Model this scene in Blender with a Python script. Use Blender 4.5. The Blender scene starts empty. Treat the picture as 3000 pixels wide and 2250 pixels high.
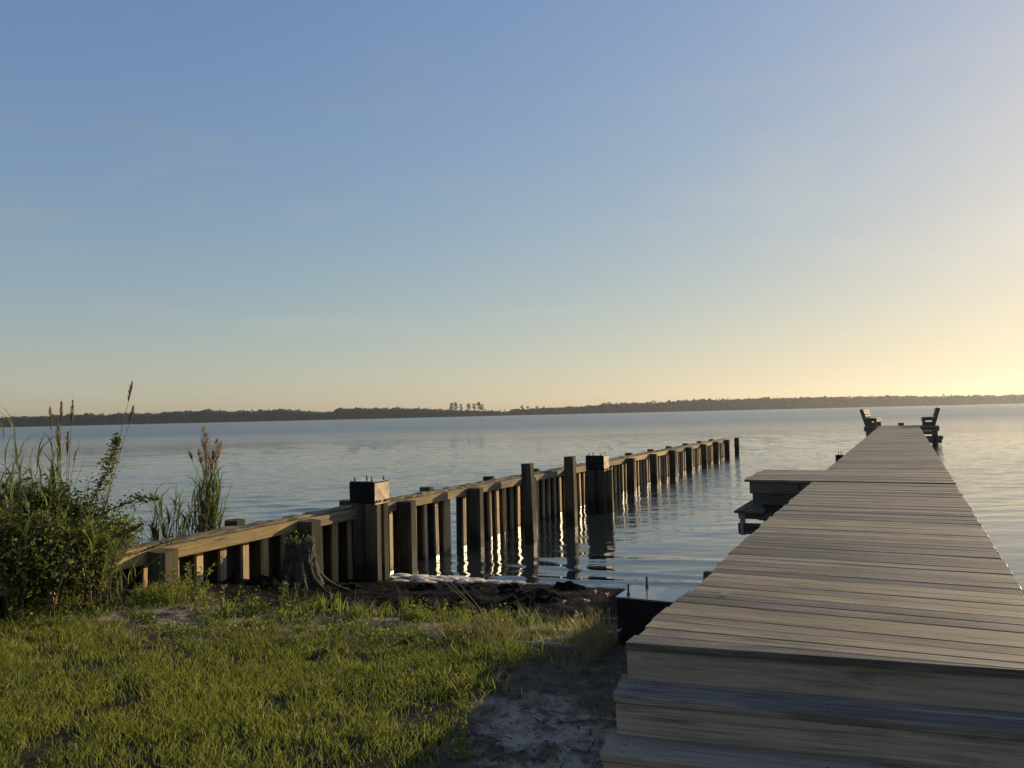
import bpy, math, random
import numpy as np
from mathutils import Matrix, Vector, Quaternion
R_ = math.radians
random.seed(7); rng = np.random.default_rng(7)
sc = bpy.context.scene
C = sc.collection

# ------------------------------------------------------------------ camera
HC = 2.10                                   # eye height above the water (water = z 0)
cam = bpy.data.cameras.new('camera'); camo = bpy.data.objects.new('camera', cam); C.objects.link(camo)
cam.sensor_width = 36; cam.lens = 36 * 2253 / 3000; cam.clip_start = 0.05; cam.clip_end = 9000
camo.matrix_world = Matrix.Translation((0, 0, HC)) @ (Matrix.Rotation(R_(92.24), 4, 'X') @ Matrix.Rotation(R_(-1.337), 4, 'Z'))
sc.camera = camo

# ------------------------------------------------------------------ sky and sun
SUN_AZ, SUN_EL = 51.5, 12.5
w = bpy.data.worlds.new('World'); sc.world = w; w.use_nodes = True
nt = w.node_tree; bg = nt.nodes['Background']; L = nt.links.new
sky = nt.nodes.new('ShaderNodeTexSky'); sky.sky_type = 'NISHITA'; sky.sun_disc = False
sky.sun_elevation = R_(SUN_EL); sky.sun_rotation = R_(SUN_AZ)
sky.air_density = 1.0; sky.dust_density = 0.8; sky.ozone_density = 4.5; sky.altitude = 0
def vm(op, a, b):
    n = nt.nodes.new('ShaderNodeVectorMath'); n.operation = op
    for i, q in enumerate((a, b)):
        if isinstance(q, (tuple, list)): n.inputs[i].default_value = q
        else: L(q, n.inputs[i])
    return n.outputs[0]
def wm(op, a, b=None):
    n = nt.nodes.new('ShaderNodeMath'); n.operation = op
    for i, q in enumerate((a, b)):
        if q is None: continue
        if isinstance(q, (int, float)): n.inputs[i].default_value = q
        else: L(q, n.inputs[i])
    return n.outputs[0]
# highlight roll-off of the bright aureole, warm hazy air low all round the horizon
EXPO = 0.50; q_ = 1 / (2 ** EXPO * .15)
c0 = vm('MULTIPLY', sky.outputs[0], (.268, .262, .432))
KK = 1.12
c1 = vm('DIVIDE', c0, vm('ADD', vm('MULTIPLY', c0, (KK, KK, KK)), (1, 1, 1)))
c1 = vm('MULTIPLY', c1, (q_, q_, q_))
tc = nt.nodes.new('ShaderNodeTexCoord'); sx = nt.nodes.new('ShaderNodeSeparateXYZ'); L(tc.outputs['Generated'], sx.inputs[0])
elev = wm('MAXIMUM', sx.outputs['Z'], 0.0)
fac = wm('EXPONENT', wm('MULTIPLY', elev, -3.63))
mx = nt.nodes.new('ShaderNodeMix'); mx.data_type = 'RGBA'; L(fac, mx.inputs[0])
mx.inputs[6].default_value = (1, 1, 1, 1); mx.inputs[7].default_value = (1.43, 1.185, 0.65, 1)
c2 = vm('MULTIPLY', c1, mx.outputs[2])
# a few very thin high cirrus streaks over the whole sky
mp = nt.nodes.new('ShaderNodeMapping'); mp.inputs['Rotation'].default_value = (0.15, 0.25, 0.5); mp.inputs['Scale'].default_value = (1.2, 3.2, 9.0)
L(tc.outputs['Generated'], mp.inputs[0])
nz = nt.nodes.new('ShaderNodeTexNoise'); nz.inputs['Scale'].default_value = 1.6; nz.inputs['Detail'].default_value = 6; nz.inputs['Roughness'].default_value = 0.6
nz.inputs['Distortion'].default_value = 0.6; L(mp.outputs[0], nz.inputs[0])
cr = nt.nodes.new('ShaderNodeValToRGB'); cr.color_ramp.elements[0].position = 0.53; cr.color_ramp.elements[1].position = 0.80
L(nz.outputs[0], cr.inputs[0])
cf = wm('MULTIPLY', cr.outputs[0], 0.32)
mx2 = nt.nodes.new('ShaderNodeMix'); mx2.data_type = 'RGBA'; L(cf, mx2.inputs[0]); L(c2, mx2.inputs[6])
lum = nt.nodes.new('ShaderNodeRGBToBW'); L(c2, lum.inputs[0])
cc = vm('MULTIPLY', lum.outputs[0], (1.28, 1.22, 1.12)); L(cc, mx2.inputs[7])
hs = nt.nodes.new('ShaderNodeHueSaturation'); hs.inputs['Saturation'].default_value = 0.92; L(mx2.outputs[2], hs.inputs['Color'])
L(hs.outputs[0], bg.inputs[0]); bg.inputs[1].default_value = 0.15

sunvec = Vector((math.sin(R_(SUN_AZ)) * math.cos(R_(SUN_EL)), math.cos(R_(SUN_AZ)) * math.cos(R_(SUN_EL)), math.sin(R_(SUN_EL))))
sl = bpy.data.lights.new('sun', 'SUN'); sl.energy = 4.6; sl.angle = R_(0.6); sl.color = (1.0, 0.79, 0.50)
so = bpy.data.objects.new('sun', sl); C.objects.link(so); so.rotation_euler = sunvec.to_track_quat('Z', 'Y').to_euler(); so.location = (20, 15, 20)
vs = sc.view_settings; vs.view_transform = 'Standard'; vs.look = 'None'; vs.exposure = EXPO; vs.gamma = 1.0; vs.use_curve_mapping = False
sc.cycles.use_denoising = True
sc.cycles.max_bounces = 6; sc.cycles.diffuse_bounces = 3; sc.cycles.glossy_bounces = 3; sc.cycles.transmission_bounces = 3; sc.cycles.volume_bounces = 0
sc.cycles.transparent_max_bounces = 6

# ------------------------------------------------------------------ helpers
TH = R_(27.06); TB = R_(25.0)
def PF(s, l, z): return Vector((s * math.sin(TH) + l * math.cos(TH), s * math.cos(TH) - l * math.sin(TH), z))     # pier frame
def BF(s, l, z): return Vector((s * math.sin(TB) + l * math.cos(TB), s * math.cos(TB) - l * math.sin(TB), z))     # bulkhead frame
def tag(o, label=None, cat=None, group=None, kind=None):
    if label: o['label'] = label
    if cat: o['category'] = cat
    if group: o['group'] = group
    if kind: o['kind'] = kind
    return o
def empty(name, loc, label=None, cat=None, group=None):
    o = bpy.data.objects.new(name, None); o.empty_display_size = 0.1; o.location = loc; C.objects.link(o)
    return tag(o, label, cat, group)
def wloc(p):
    v = Vector((0, 0, 0))
    while p is not None: v = v + Vector(p.location); p = p.parent
    return v
def add(name, me, mat, parent=None, loc=(0, 0, 0), rot=None):
    o = bpy.data.objects.new(name, me); C.objects.link(o)
    if mat is not None and len(me.materials) == 0: me.materials.append(mat)
    o.parent = parent
    o.location = Vector(loc) - (wloc(parent) if parent is not None else Vector((0, 0, 0)))
    if rot is not None: o.rotation_euler = rot
    return o
def mesh_np(name, V, F, smooth=False):
    """V (n,3); F list of (array (m,k)) blocks of faces"""
    me = bpy.data.meshes.new(name)
    V = np.ascontiguousarray(V, dtype=np.float32)
    me.vertices.add(len(V)); me.vertices.foreach_set('co', V.ravel())
    loops = np.concatenate([f.ravel() for f in F]).astype(np.int32)
    tot = np.concatenate([np.full(len(f), f.shape[1]) for f in F]).astype(np.int32)
    st = np.concatenate([[0], np.cumsum(tot)[:-1]]).astype(np.int32)
    me.loops.add(len(loops)); me.loops.foreach_set('vertex_index', loops)
    me.polygons.add(len(tot)); me.polygons.foreach_set('loop_start', st)
    me.update(calc_edges=True); me.validate()
    if smooth: me.polygons.foreach_set('use_smooth', np.ones(len(me.polygons), dtype=bool))
    return me
def fattr(me, name, vals):
    a = me.attributes.new(name, 'FLOAT', 'POINT'); a.data.foreach_set('value', np.ascontiguousarray(vals, dtype=np.float32))
class MB:
    def __init__(s): s.v = []; s.f = []
    def add(s, vs, fs):
        b = len(s.v); s.v += [tuple(v) for v in vs]; s.f += [tuple(b + i for i in f) for f in fs]
    def box(s, c, d, M=None):
        hx, hy, hz = d[0] / 2, d[1] / 2, d[2] / 2
        vs = [Vector((x, y, z)) for x in (-hx, hx) for y in (-hy, hy) for z in (-hz, hz)]
        if M is not None: vs = [M @ v for v in vs]
        vs = [v + Vector(c) for v in vs]
        s.add(vs, [(0, 1, 3, 2), (4, 6, 7, 5), (0, 4, 5, 1), (2, 3, 7, 6), (0, 2, 6, 4), (1, 5, 7, 3)])
    def tube(s, pts, rad, n=6, cap=True, wob=0.0):
        pts = [Vector(p) for p in pts]; b = len(s.v)
        for i, p in enumerate(pts):
            t = (pts[min(i + 1, len(pts) - 1)] - pts[max(i - 1, 0)]).normalized()
            u = t.orthogonal().normalized() if abs(t.z) > .9 else t.cross(Vector((0, 0, 1))).normalized(); q = t.cross(u)
            for k in range(n):
                a = 2 * math.pi * k / n; r = rad[i] * (1 + wob * (random.random() - .5))
                s.v.append(tuple(p + u * math.cos(a) * r + q * math.sin(a) * r))
        for i in range(len(pts) - 1):
            for k in range(n):
                s.f.append((b + i * n + k, b + i * n + (k + 1) % n, b + (i + 1) * n + (k + 1) % n, b + (i + 1) * n + k))
        if cap:
            s.f.append(tuple(b + k for k in range(n))[::-1]); s.f.append(tuple(b + (len(pts) - 1) * n + k for k in range(n)))
    def mesh(s, name, smooth=False):
        me = bpy.data.meshes.new(name); me.from_pydata(s.v, [], s.f); me.update()
        if smooth: me.polygons.foreach_set('use_smooth', [True] * len(me.polygons))
        return me
    def build(s, name, mat, parent=None, loc=None, smooth=False):
        o = wloc(parent) if parent is not None and loc is None else Vector(loc or (0, 0, 0))
        s.v = [tuple(Vector(v) - o) for v in s.v]
        return add(name, s.mesh(name, smooth), mat, parent, o)

def sub(o, part):
    """make o (placed in the world) a sub-part of a part that may be turned"""
    o_w = wloc(o); Mp = Matrix.Translation(wloc(part)) @ part.rotation_euler.to_matrix().to_4x4()
    o.parent = part; o.matrix_parent_inverse = Mp.inverted(); o.location = o_w
    return o
_bm = {}
def beam_mesh(Ln, wd, h, ch=0.006, var=0):
    k = (round(Ln, 3), round(wd, 3), round(h, 3), ch, var)
    if k in _bm: return _bm[k]
    r = random.Random(hash(k) & 0xffff)
    a, b = wd / 2, h / 2
    prof = [(-a, -b + ch), (-a, b - ch), (-a + ch, b), (a - ch, b), (a, b - ch), (a, -b + ch), (a - ch, -b), (-a + ch, -b)]
    nx = 4 if Ln > 1.2 else 2
    vs = []; fs = []
    for i in range(nx):
        x = Ln * i / (nx - 1); dy = r.uniform(-.002, .002); dz = r.uniform(-.0015, .0015)
        vs += [(x + (r.uniform(-.004, .004) if i in (0, nx - 1) else 0), y + dy, z + dz) for y, z in prof]
    for i in range(nx - 1):
        for q in range(8): fs.append((i * 8 + q, i * 8 + (q + 1) % 8, (i + 1) * 8 + (q + 1) % 8, (i + 1) * 8 + q))
    fs.append(tuple(range(7, -1, -1))[::-1][::-1]); fs.append(tuple((nx - 1) * 8 + q for q in range(8)))
    me = bpy.data.meshes.new('beam'); me.from_pydata(vs, [], fs); me.update(); _bm[k] = me
    return me
def beam(name, p0, p1, wd, h, mat, parent=None, ch=0.006, up=(0, 0, 1), var=0, rollj=0.0):
    """timber whose own X axis runs from p0 to p1, h along `up`"""
    p0, p1 = Vector(p0), Vector(p1); x = (p1 - p0); Ln = x.length; x.normalize()
    z = Vector(up); z = (z - x * z.dot(x))
    if z.length < 1e-4: z = Vector((0, 1, 0)) - x * x.y
    z.normalize(); y = z.cross(x)
    M = Matrix((x, y, z)).transposed().to_quaternion()
    if rollj: M = M @ Quaternion((1, 0, 0), rollj)
    me = beam_mesh(Ln, wd, h, ch, var)
    mname = mat.name
    if len(me.materials) == 0: me.materials.append(mat)
    elif me.materials[0].name != mname:
        me = _bm.setdefault((me.name, mname), me.copy()); me.materials.clear(); me.materials.append(mat)
    return add(name, me, None, parent, p0, M.to_euler())

# ------------------------------------------------------------------ materials
def newmat(name):
    m = bpy.data.materials.new(name); m.use_nodes = True
    t = m.node_tree; t.nodes.clear()
    o = t.nodes.new('ShaderNodeOutputMaterial'); p = t.nodes.new('ShaderNodeBsdfPrincipled'); t.links.new(p.outputs[0], o.inputs[0])
    return m, t, p, o
class NG:
    def __init__(s, t): s.t = t; s.l = t.links.new
    def n(s, ty, **kw):
        x = s.t.nodes.new(ty)
        for k, v in kw.items(): setattr(x, k, v)
        return x
    def set(s, sock, v):
        if isinstance(v, bpy.types.NodeSocket): s.l(v, sock)
        else: sock.default_value = v
    def math(s, op, a, b=None, c=None, clamp=False):
        x = s.n('ShaderNodeMath', operation=op, use_clamp=clamp); s.set(x.inputs[0], a)
        if b is not None: s.set(x.inputs[1], b)
        if c is not None: s.set(x.inputs[2], c)
        return x.outputs[0]
    def map(s, v, scale=(1, 1, 1), loc=(0, 0, 0), rot=(0, 0, 0)):
        x = s.n('ShaderNodeMapping'); s.l(v, x.inputs[0]); s.set(x.inputs['Scale'], scale); s.set(x.inputs['Location'], loc); s.set(x.inputs['Rotation'], rot); return x.outputs[0]
    def noise(s, v, scale=1, detail=3, rough=.5, dist=0):
        x = s.n('ShaderNodeTexNoise'); s.l(v, x.inputs['Vector']); x.inputs['Scale'].default_value = scale; x.inputs['Detail'].default_value = detail
        x.inputs['Roughness'].default_value = rough; x.inputs['Distortion'].default_value = dist; return x.outputs[0]
    def ramp(s, f, stops):
        x = s.n('ShaderNodeValToRGB'); s.l(f, x.inputs[0]); e = x.color_ramp.elements
        while len(e) < len(stops): e.new(0.5)
        for q, (p, c) in zip(e, stops): q.position = p; q.color = (*c, 1) if len(c) == 3 else c
        return x.outputs[0]
    def mix(s, f, a, b, mode='MIX'):
        x = s.n('ShaderNodeMix', data_type='RGBA', blend_type=mode); s.set(x.inputs[0], f)
        for i, q in ((6, a), (7, b)):
            if isinstance(q, tuple): x.inputs[i].default_value = (*q, 1)
            else: s.l(q, x.inputs[i])
        return x.outputs[2]
    def sstep(s, v, a, b):
        x = s.n('ShaderNodeMapRange', interpolation_type='SMOOTHSTEP'); s.set(x.inputs[0], v); x.inputs[1].default_value = a; x.inputs[2].default_value = b; return x.outputs[0]

def wood_mat(name, dark, mid, light, axis='X', nails=False, rough=.75, wet=None, green=0.0, contrast=1.0, bump=.25, spec=.3, knots=True):
    m, t, p, o = newmat(name); g = NG(t)
    tc = g.n('ShaderNodeTexCoord'); oi = g.n('ShaderNodeObjectInfo')
    off = g.n('ShaderNodeVectorMath', operation='SCALE'); g.l(oi.outputs['Random'], off.inputs[3]); off.inputs[0].default_value = (37.0, 19.0, 53.0)
    ad = g.n('ShaderNodeVectorMath', operation='ADD'); g.l(tc.outputs['Object'], ad.inputs[0]); g.l(off.outputs[0], ad.inputs[1])
    v = ad.outputs[0]
    s1, s2, s3 = ((1.1, 22, 22), (3.5, 150, 150), (1.3, 9, 9)) if axis == 'X' else ((22, 22, 1.1), (150, 150, 3.5), (9, 9, 1.3))
    n1 = g.noise(g.map(v, s1), 1, 5, .62, 1.4)
    n2 = g.noise(g.map(v, s2), 1, 3, .6, .3)
    n3 = g.noise(g.map(v, (1.2, 1.2, 1.2)), 1, 4, .6)
    a = g.math('ADD', g.math('MULTIPLY', n1, .62), g.math('ADD', g.math('MULTIPLY', n2, .3), g.math('MULTIPLY', n3, .28)))
    a = g.math('ADD', a, g.math('MULTIPLY', g.math('SUBTRACT', oi.outputs['Random'], .5), .22))
    col = g.ramp(a, [(.60 - .18 * contrast, dark), (.60, mid), (.60 + .2 * contrast, light)])
    if knots:
        vo = g.n('ShaderNodeTexVoronoi'); g.l(g.map(v, s3), vo.inputs['Vector']); vo.inputs['Scale'].default_value = 1.0
        k = g.sstep(vo.outputs['Distance'], .16, .05)
        col = g.mix(g.math('MULTIPLY', k, .75), col, tuple(x * .35 for x in dark))
    hsv = g.n('ShaderNodeHueSaturation'); g.l(col, hsv.inputs['Color'])
    r2 = g.math('FRACT', g.math('MULTIPLY', oi.outputs['Random'], 17.3))
    g.l(g.math('ADD', .82, g.math('MULTIPLY', r2, .36)), hsv.inputs['Value'])
    g.l(g.math('ADD', .75, g.math('MULTIPLY', oi.outputs['Random'], .5)), hsv.inputs['Saturation'])
    col = hsv.outputs[0]
    rg = rough
    if green or wet is not None:
        ge = g.n('ShaderNodeNewGeometry'); sp = g.n('ShaderNodeSeparateXYZ'); g.l(ge.outputs['Position'], sp.inputs[0])
        if green:
            gm = g.math('MULTIPLY', g.sstep(g.noise(g.map(ge.outputs['Position'], (5, 5, 1.6)), 1, 4, .6), .42, .68), green)
            col = g.mix(gm, col, (.085, .105, .06))
        if wet is not None:
            nn = g.noise(g.map(ge.outputs['Position'], (6, 6, 2)), 1, 3, .6)
            wf = g.sstep(g.math('ADD', sp.outputs['Z'], g.math('MULTIPLY', g.math('SUBTRACT', nn, .5), .25)), wet, wet - .22)
            col = g.mix(g.math('MULTIPLY', wf, .85), col, (.018, .015, .010))
            rg = g.math('SUBTRACT', rough, g.math('MULTIPLY', wf, .35))
    if nails:
        so_ = g.n('ShaderNodeSeparateXYZ'); g.l(tc.outputs['Object'], so_.inputs[0])
        dx_ = g.math('SUBTRACT', g.math('MODULO', g.math('ADD', so_.outputs[0], .33), .84), .42)
        dx_ = g.math('ADD', dx_, g.math('MULTIPLY', g.math('SUBTRACT', r2, .5), .02))
        dy_ = g.math('SUBTRACT', g.math('ABSOLUTE', so_.outputs[1]), .037)
        dd_ = g.math('SQRT', g.math('ADD', g.math('MULTIPLY', dx_, dx_), g.math('MULTIPLY', dy_, dy_)))
        col = g.mix(g.math('MULTIPLY', g.sstep(dd_, .0075, .0045), .9), col, (.025, .018, .013))
        stn = g.sstep(g.noise(g.map(v, (2.2, 5, 5)), 1, 4, .65), .60, .74)
        col = g.mix(g.math('MULTIPLY', stn, .35), col, (.36, .295, .19))
        stn2 = g.sstep(g.noise(g.map(v, (3.1, 9, 9), (5, 2, 1)), 1, 4, .6), .60, .72)
        col = g.mix(g.math('MULTIPLY', stn2, .45), col, (.055, .040, .028))
    g.l(col, p.inputs['Base Color']); g.set(p.inputs['Roughness'], rg); p.inputs['Specular IOR Level'].default_value = spec
    b = g.n('ShaderNodeBump'); b.inputs['Strength'].default_value = bump; b.inputs['Distance'].default_value = .006
    g.l(g.math('ADD', g.math('MULTIPLY', n2, .6), n1), b.inputs['Height']); g.l(b.outputs[0], p.inputs['Normal'])
    return m
M_deck = wood_mat('weathered_deck_wood', (.070, .052, .032), (.168, .130, .082), (.32, .258, .168), rough=.58, spec=.3, bump=.5, contrast=.72, nails=True)
M_step = wood_mat('grey_step_wood', (.15, .112, .076), (.295, .230, .162), (.40, .32, .23), rough=.75, contrast=.8, spec=.08, nails=True)
M_frame = wood_mat('grey_frame_wood', (.045, .036, .024), (.095, .078, .054), (.16, .13, .092), rough=.85, spec=.2)
M_bench = wood_mat('bench_wood', (.16, .12, .075), (.30, .24, .16), (.42, .34, .23), rough=.8)
M_waler = wood_mat('waler_wood', (.09, .064, .034), (.28, .21, .115), (.42, .33, .19), rough=.85, green=.25, spec=.15)
M_pile = wood_mat('pile_wood', (.030, .025, .015), (.080, .066, .042), (.15, .125, .08), axis='Z', rough=.9, wet=.45, green=.5, spec=.15)
M_post = wood_mat('post_wood', (.024, .021, .013), (.058, .050, .032), (.11, .094, .060), axis='X', rough=.9, wet=.42, green=.32, spec=.15)
M_sheet = wood_mat('sheet_pile_wood', (.12, .08, .042), (.40, .29, .165), (.60, .48, .31), axis='Z', rough=.36, wet=.10, green=.10, spec=.5, contrast=1.2, knots=False)  # front strips: wood colour lightened for their sunlit gleam
M_panel = wood_mat('shaded_dark_panel_wood', (.018, .012, .007), (.045, .030, .017), (.10, .066, .035), axis='Z', rough=.8, wet=.2, green=.2, knots=False)  # recessed back and web boards: dark wood, with their shade put into the colour
M_cap = wood_mat('bulkhead_cap_wood', (.06, .047, .028), (.155, .122, .075), (.28, .225, .14), rough=.9, green=.3, bump=.6, spec=.1)
M_rail = wood_mat('drift_wood', (.10, .09, .075), (.26, .23, .19), (.40, .36, .30), rough=.9)

def simple_mat(name, col, rough=.8, metal=0, var=None, scale=8, spec=.5, bump=0):
    m, t, p, o = newmat(name); g = NG(t)
    tc = g.n('ShaderNodeTexCoord')
    if var:
        n = g.noise(tc.outputs['Object'], scale, 5, .6)
        g.l(g.ramp(n, [(.35, col), (.65, var)]), p.inputs['Base Color'])
        if bump:
            b = g.n('ShaderNodeBump'); b.inputs['Strength'].default_value = bump; b.inputs['Distance'].default_value = .01; g.l(n, b.inputs['Height']); g.l(b.outputs[0], p.inputs['Normal'])
    else: p.inputs['Base Color'].default_value = (*col, 1)
    p.inputs['Roughness'].default_value = rough; p.inputs['Metallic'].default_value = metal; p.inputs['Specular IOR Level'].default_value = spec
    return m
M_tar = simple_mat('dark_tarred_metal', (.006, .006, .007), .8, 0, (.014, .014, .014), 14, spec=.1)
M_capside = simple_mat('peeling_painted_metal', (.58, .47, .31), .7, 0, (.30, .16, .09), 7, bump=.3)
M_captop = simple_mat('wet_flat_cap_top', (.10, .105, .11), .12, 0, (.16, .165, .17), 9, spec=.8)
M_bolt = simple_mat('rusty_steel', (.06, .04, .03), .55, .7, (.10, .06, .04), 60)
M_foam = simple_mat('foam', (.72, .64, .50), .9, 0, (.50, .42, .31), 22, bump=.5)
M_stump = simple_mat('dead_stump_wood', (.020, .016, .011), .95, 0, (.075, .06, .042), 14, bump=.8)
M_dark = simple_mat('black_weed', (.004, .0035, .0025), .95, 0, (.012, .009, .006), 20, bump=.8, spec=.05)

def leaf_mat(name, c1, c2, trans=.45, c3=None, rough=.55):
    m, t, p, o = newmat(name); g = NG(t)
    at = g.n('ShaderNodeAttribute', attribute_name='rnd')
    st = [(0.0, c1), (.75, c2)] + ([(1.0, c3)] if c3 else [])
    col = g.ramp(at.outputs['Fac'], st)
    g.l(col, p.inputs['Base Color']); p.inputs['Roughness'].default_value = rough; p.inputs['Specular IOR Level'].default_value = .3
    tr = g.n('ShaderNodeBsdfTranslucent'); g.l(g.mix(.35, col, (.30, .34, .05), 'MIX'), tr.inputs[0])
    ms = g.n('ShaderNodeMixShader'); ms.inputs[0].default_value = trans
    g.l(p.outputs[0], ms.inputs[1]); g.l(tr.outputs[0], ms.inputs[2]); g.l(ms.outputs[0], o.inputs[0])
    return m
M_lawn = leaf_mat('lawn_grass', (.055, .088, .012), (.235, .25, .032), .55, (.48, .38, .12))
M_dry = leaf_mat('dry_grass', (.13, .095, .04), (.30, .22, .09), .35, (.14, .16, .04))
M_weed = leaf_mat('weed_green', (.06, .10, .018), (.15, .185, .03), .5, (.28, .27, .06))
M_shrub = leaf_mat('shrub_leaf', (.022, .038, .010), (.095, .115, .026), .45, (.21, .20, .05))
M_reed = leaf_mat('reed_leaf', (.028, .045, .014), (.085, .115, .03), .45, (.19, .20, .05))
M_plume = leaf_mat('reed_plume', (.14, .070, .055), (.32, .165, .12), .5, (.42, .25, .17))
M_stem = simple_mat('plant_stem', (.14, .12, .05), .8, 0, (.20, .17, .08), 10)
M_wildfl = leaf_mat('pink_petal', (.55, .30, .36), (.75, .55, .55), .4)
M_twig = simple_mat('twig_brown', (.06, .045, .03), .9, 0, (.11, .08, .05), 30)

# ------------------------------------------------------------------ terrain
def sstep(a, b, x):
    t = np.clip((x - a) / (b - a), 0, 1); return t * t * (3 - 2 * t)
_wv = [(rng.uniform(.6, 7), rng.uniform(0, 6.28), rng.uniform(0, 6.28)) for _ in range(26)]
def rough_noise(x, y):
    z = 0
    for k, a, ph in _wv: z = z + np.sin(k * (x * math.cos(a) + y * math.sin(a)) + ph) / (k + 1.2)
    return z / 6
_wv2 = [(rng.uniform(7, 30), rng.uniform(0, 6.28), rng.uniform(0, 6.28)) for _ in range(30)]
def fine_noise(x, y):
    z = 0
    for k, a, ph in _wv2: z = z + np.sin(k * (x * math.cos(a) + y * math.sin(a)) + ph) / k
    return z / 1.5
def shore_d(x, y):
    ys = 9.62 - .35 * np.clip(x, -3.2, 5.0)
    return ys - y + .22 * rough_noise(x * 1.3 + 3, y * .6)
def terrain(x, y):
    x = np.asarray(x, float); y = np.asarray(y, float)
    d = shore_d(x, y)
    z = np.where(d < 0, .16 * d, .11 * d)
    z = np.where(d > 2.9, .319 + .115 * sstep(2.9, 3.7, d), z)
    z = z + .20 * sstep(-1.2, -3.6, x) * sstep(.6, 2.6, d)
    beach = sstep(.3, .9, d) * sstep(3.4, 2.6, d)
    z = z + beach * (.07 * rough_noise(x * 2.2, y * 3.2) + .06 * fine_noise(x, y * 1.6))
    z = z + sstep(3.2, 4, d) * (.06 * rough_noise(x, y) + .012 * fine_noise(x, y))
    s = x * math.sin(TB) + y * math.cos(TB); l = x * math.cos(TB) - y * math.sin(TB)
    m = -6.15 - l
    mz = .62 - .45 * np.maximum(0, m - .9) - .22 * np.maximum(0, s - 7.2)
    mz = np.where(y < 4.5, np.maximum(mz, .62 - .1 * np.maximum(0, m - 4)), mz)
    z = np.where(m > 0, mz, z)
    z = np.maximum(z, -1.6)
    z = np.where(y > 1150, np.maximum(z, -1.6 + (y - 1150) * .06), z)
    return np.minimum(z, 3.0)
def tz(x, y): return float(terrain(x, y))
def spread(a, b, step, far, g=1.18):
    c = list(np.arange(a, b + 1e-6, step)); d = step
    while c[-1] < far: d *= g; c.append(c[-1] + d)
    d = step
    while c[0] > -far: d *= g; c.insert(0, c[0] - d)
    return np.array(c)
def grid_faces(nx, ny):
    i = np.arange(nx - 1)[:, None]; j = np.arange(ny - 1)[None]
    a = (i * ny + j).ravel(); return np.stack([a, a + ny, a + ny + 1, a + 1], 1)
gx = spread(-5.5, 4.5, .05, 4000); gy = spread(2.2, 10.6, .05, 4000)
X, Y = np.meshgrid(gx, gy, indexing='ij')
Z = terrain(X, Y)
me = mesh_np('ground', np.stack([X.ravel(), Y.ravel(), Z.ravel()], 1), [grid_faces(len(gx), len(gy))], True)
m, t, p, o = newmat('ground'); g = NG(t)
D_ = shore_d(X, Y).ravel(); xf, yf = X.ravel(), Y.ravel()
rn = rough_noise(xf * 2.5, yf * 2.5); rn2 = rough_noise(xf * 5 + 9, yf * 5)
# bare sand: a strip along the top of the bank, and a patch beside the steps
sand = .9 * sstep(.50, .22, np.abs(yf - 6.15 - .12 * rn) + .7 * rn2) * (xf < 1.2)
patch = sstep(1.15, .6, np.hypot((xf - .05) / .52, (yf - 4.0) / .72) + .75 * rn2)
sand = np.clip(np.maximum(sand, patch * .95), 0, 1)
lawn_edge = -.44 + .19 * (yf - 3.6) + .12 * rn
lawn = sstep(.10, -.12, xf - lawn_edge) * sstep(5.75, 5.40, yf + .5 * rn)
wrack = sstep(6.45, 6.75, yf + .3 * rn - .5 * sstep(-2.3, -2.9, xf))
fattr(me, 'sand', sand); fattr(me, 'lawn', lawn); fattr(me, 'wrack', wrack)
tc = g.n('ShaderNodeTexCoord'); P = tc.outputs['Object']
A = lambda nm: g.n('ShaderNodeAttribute', attribute_name=nm).outputs['Fac']
na = g.noise(P, 9, 6, .65); nb = g.noise(P, 60, 4, .6); nc = g.noise(g.map(P, (14, 45, 20)), 1, 5, .6)
thatch = g.ramp(na, [(.32, (.03, .021, .013)), (.55, (.11, .077, .045)), (.75, (.21, .155, .095))])
sandc = g.ramp(g.math('ADD', g.math('MULTIPLY', nb, .5), g.math('MULTIPLY', na, .5)), [(.34, (.15, .115, .08)), (.5, (.33, .27, .195)), (.7, (.46, .385, .285))])
lawnc = g.ramp(na, [(.35, (.014, .015, .006)), (.7, (.04, .038, .014))])
wrc = g.ramp(nc, [(.40, (.0035, .003, .002)), (.64, (.010, .0075, .005)), (.80, (.05, .036, .021))])
brk = g.sstep(g.noise(P, 5.5, 6, .68, .6), .40, .58)
col = g.mix(g.math('MULTIPLY', A('sand'), brk), thatch, sandc); col = g.mix(A('lawn'), col, lawnc); col = g.mix(A('wrack'), col, wrc)
g.l(col, p.inputs['Base Color']); g.l(g.math('SUBTRACT', .95, g.math('MULTIPLY', A('wrack'), .35)), p.inputs['Roughness'])
g.l(g.math('SUBTRACT', .22, g.math('MULTIPLY', A('wrack'), .18)), p.inputs['Specular IOR Level'])
b = g.n('ShaderNodeBump'); b.inputs['Strength'].default_value = .8; b.inputs['Distance'].default_value = .03
g.l(g.math('ADD', na, g.math('MULTIPLY', nb, .4)), b.inputs['Height']); g.l(b.outputs[0], p.inputs['Normal'])
go = add('ground', me, m); tag(go, kind='structure')

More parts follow.
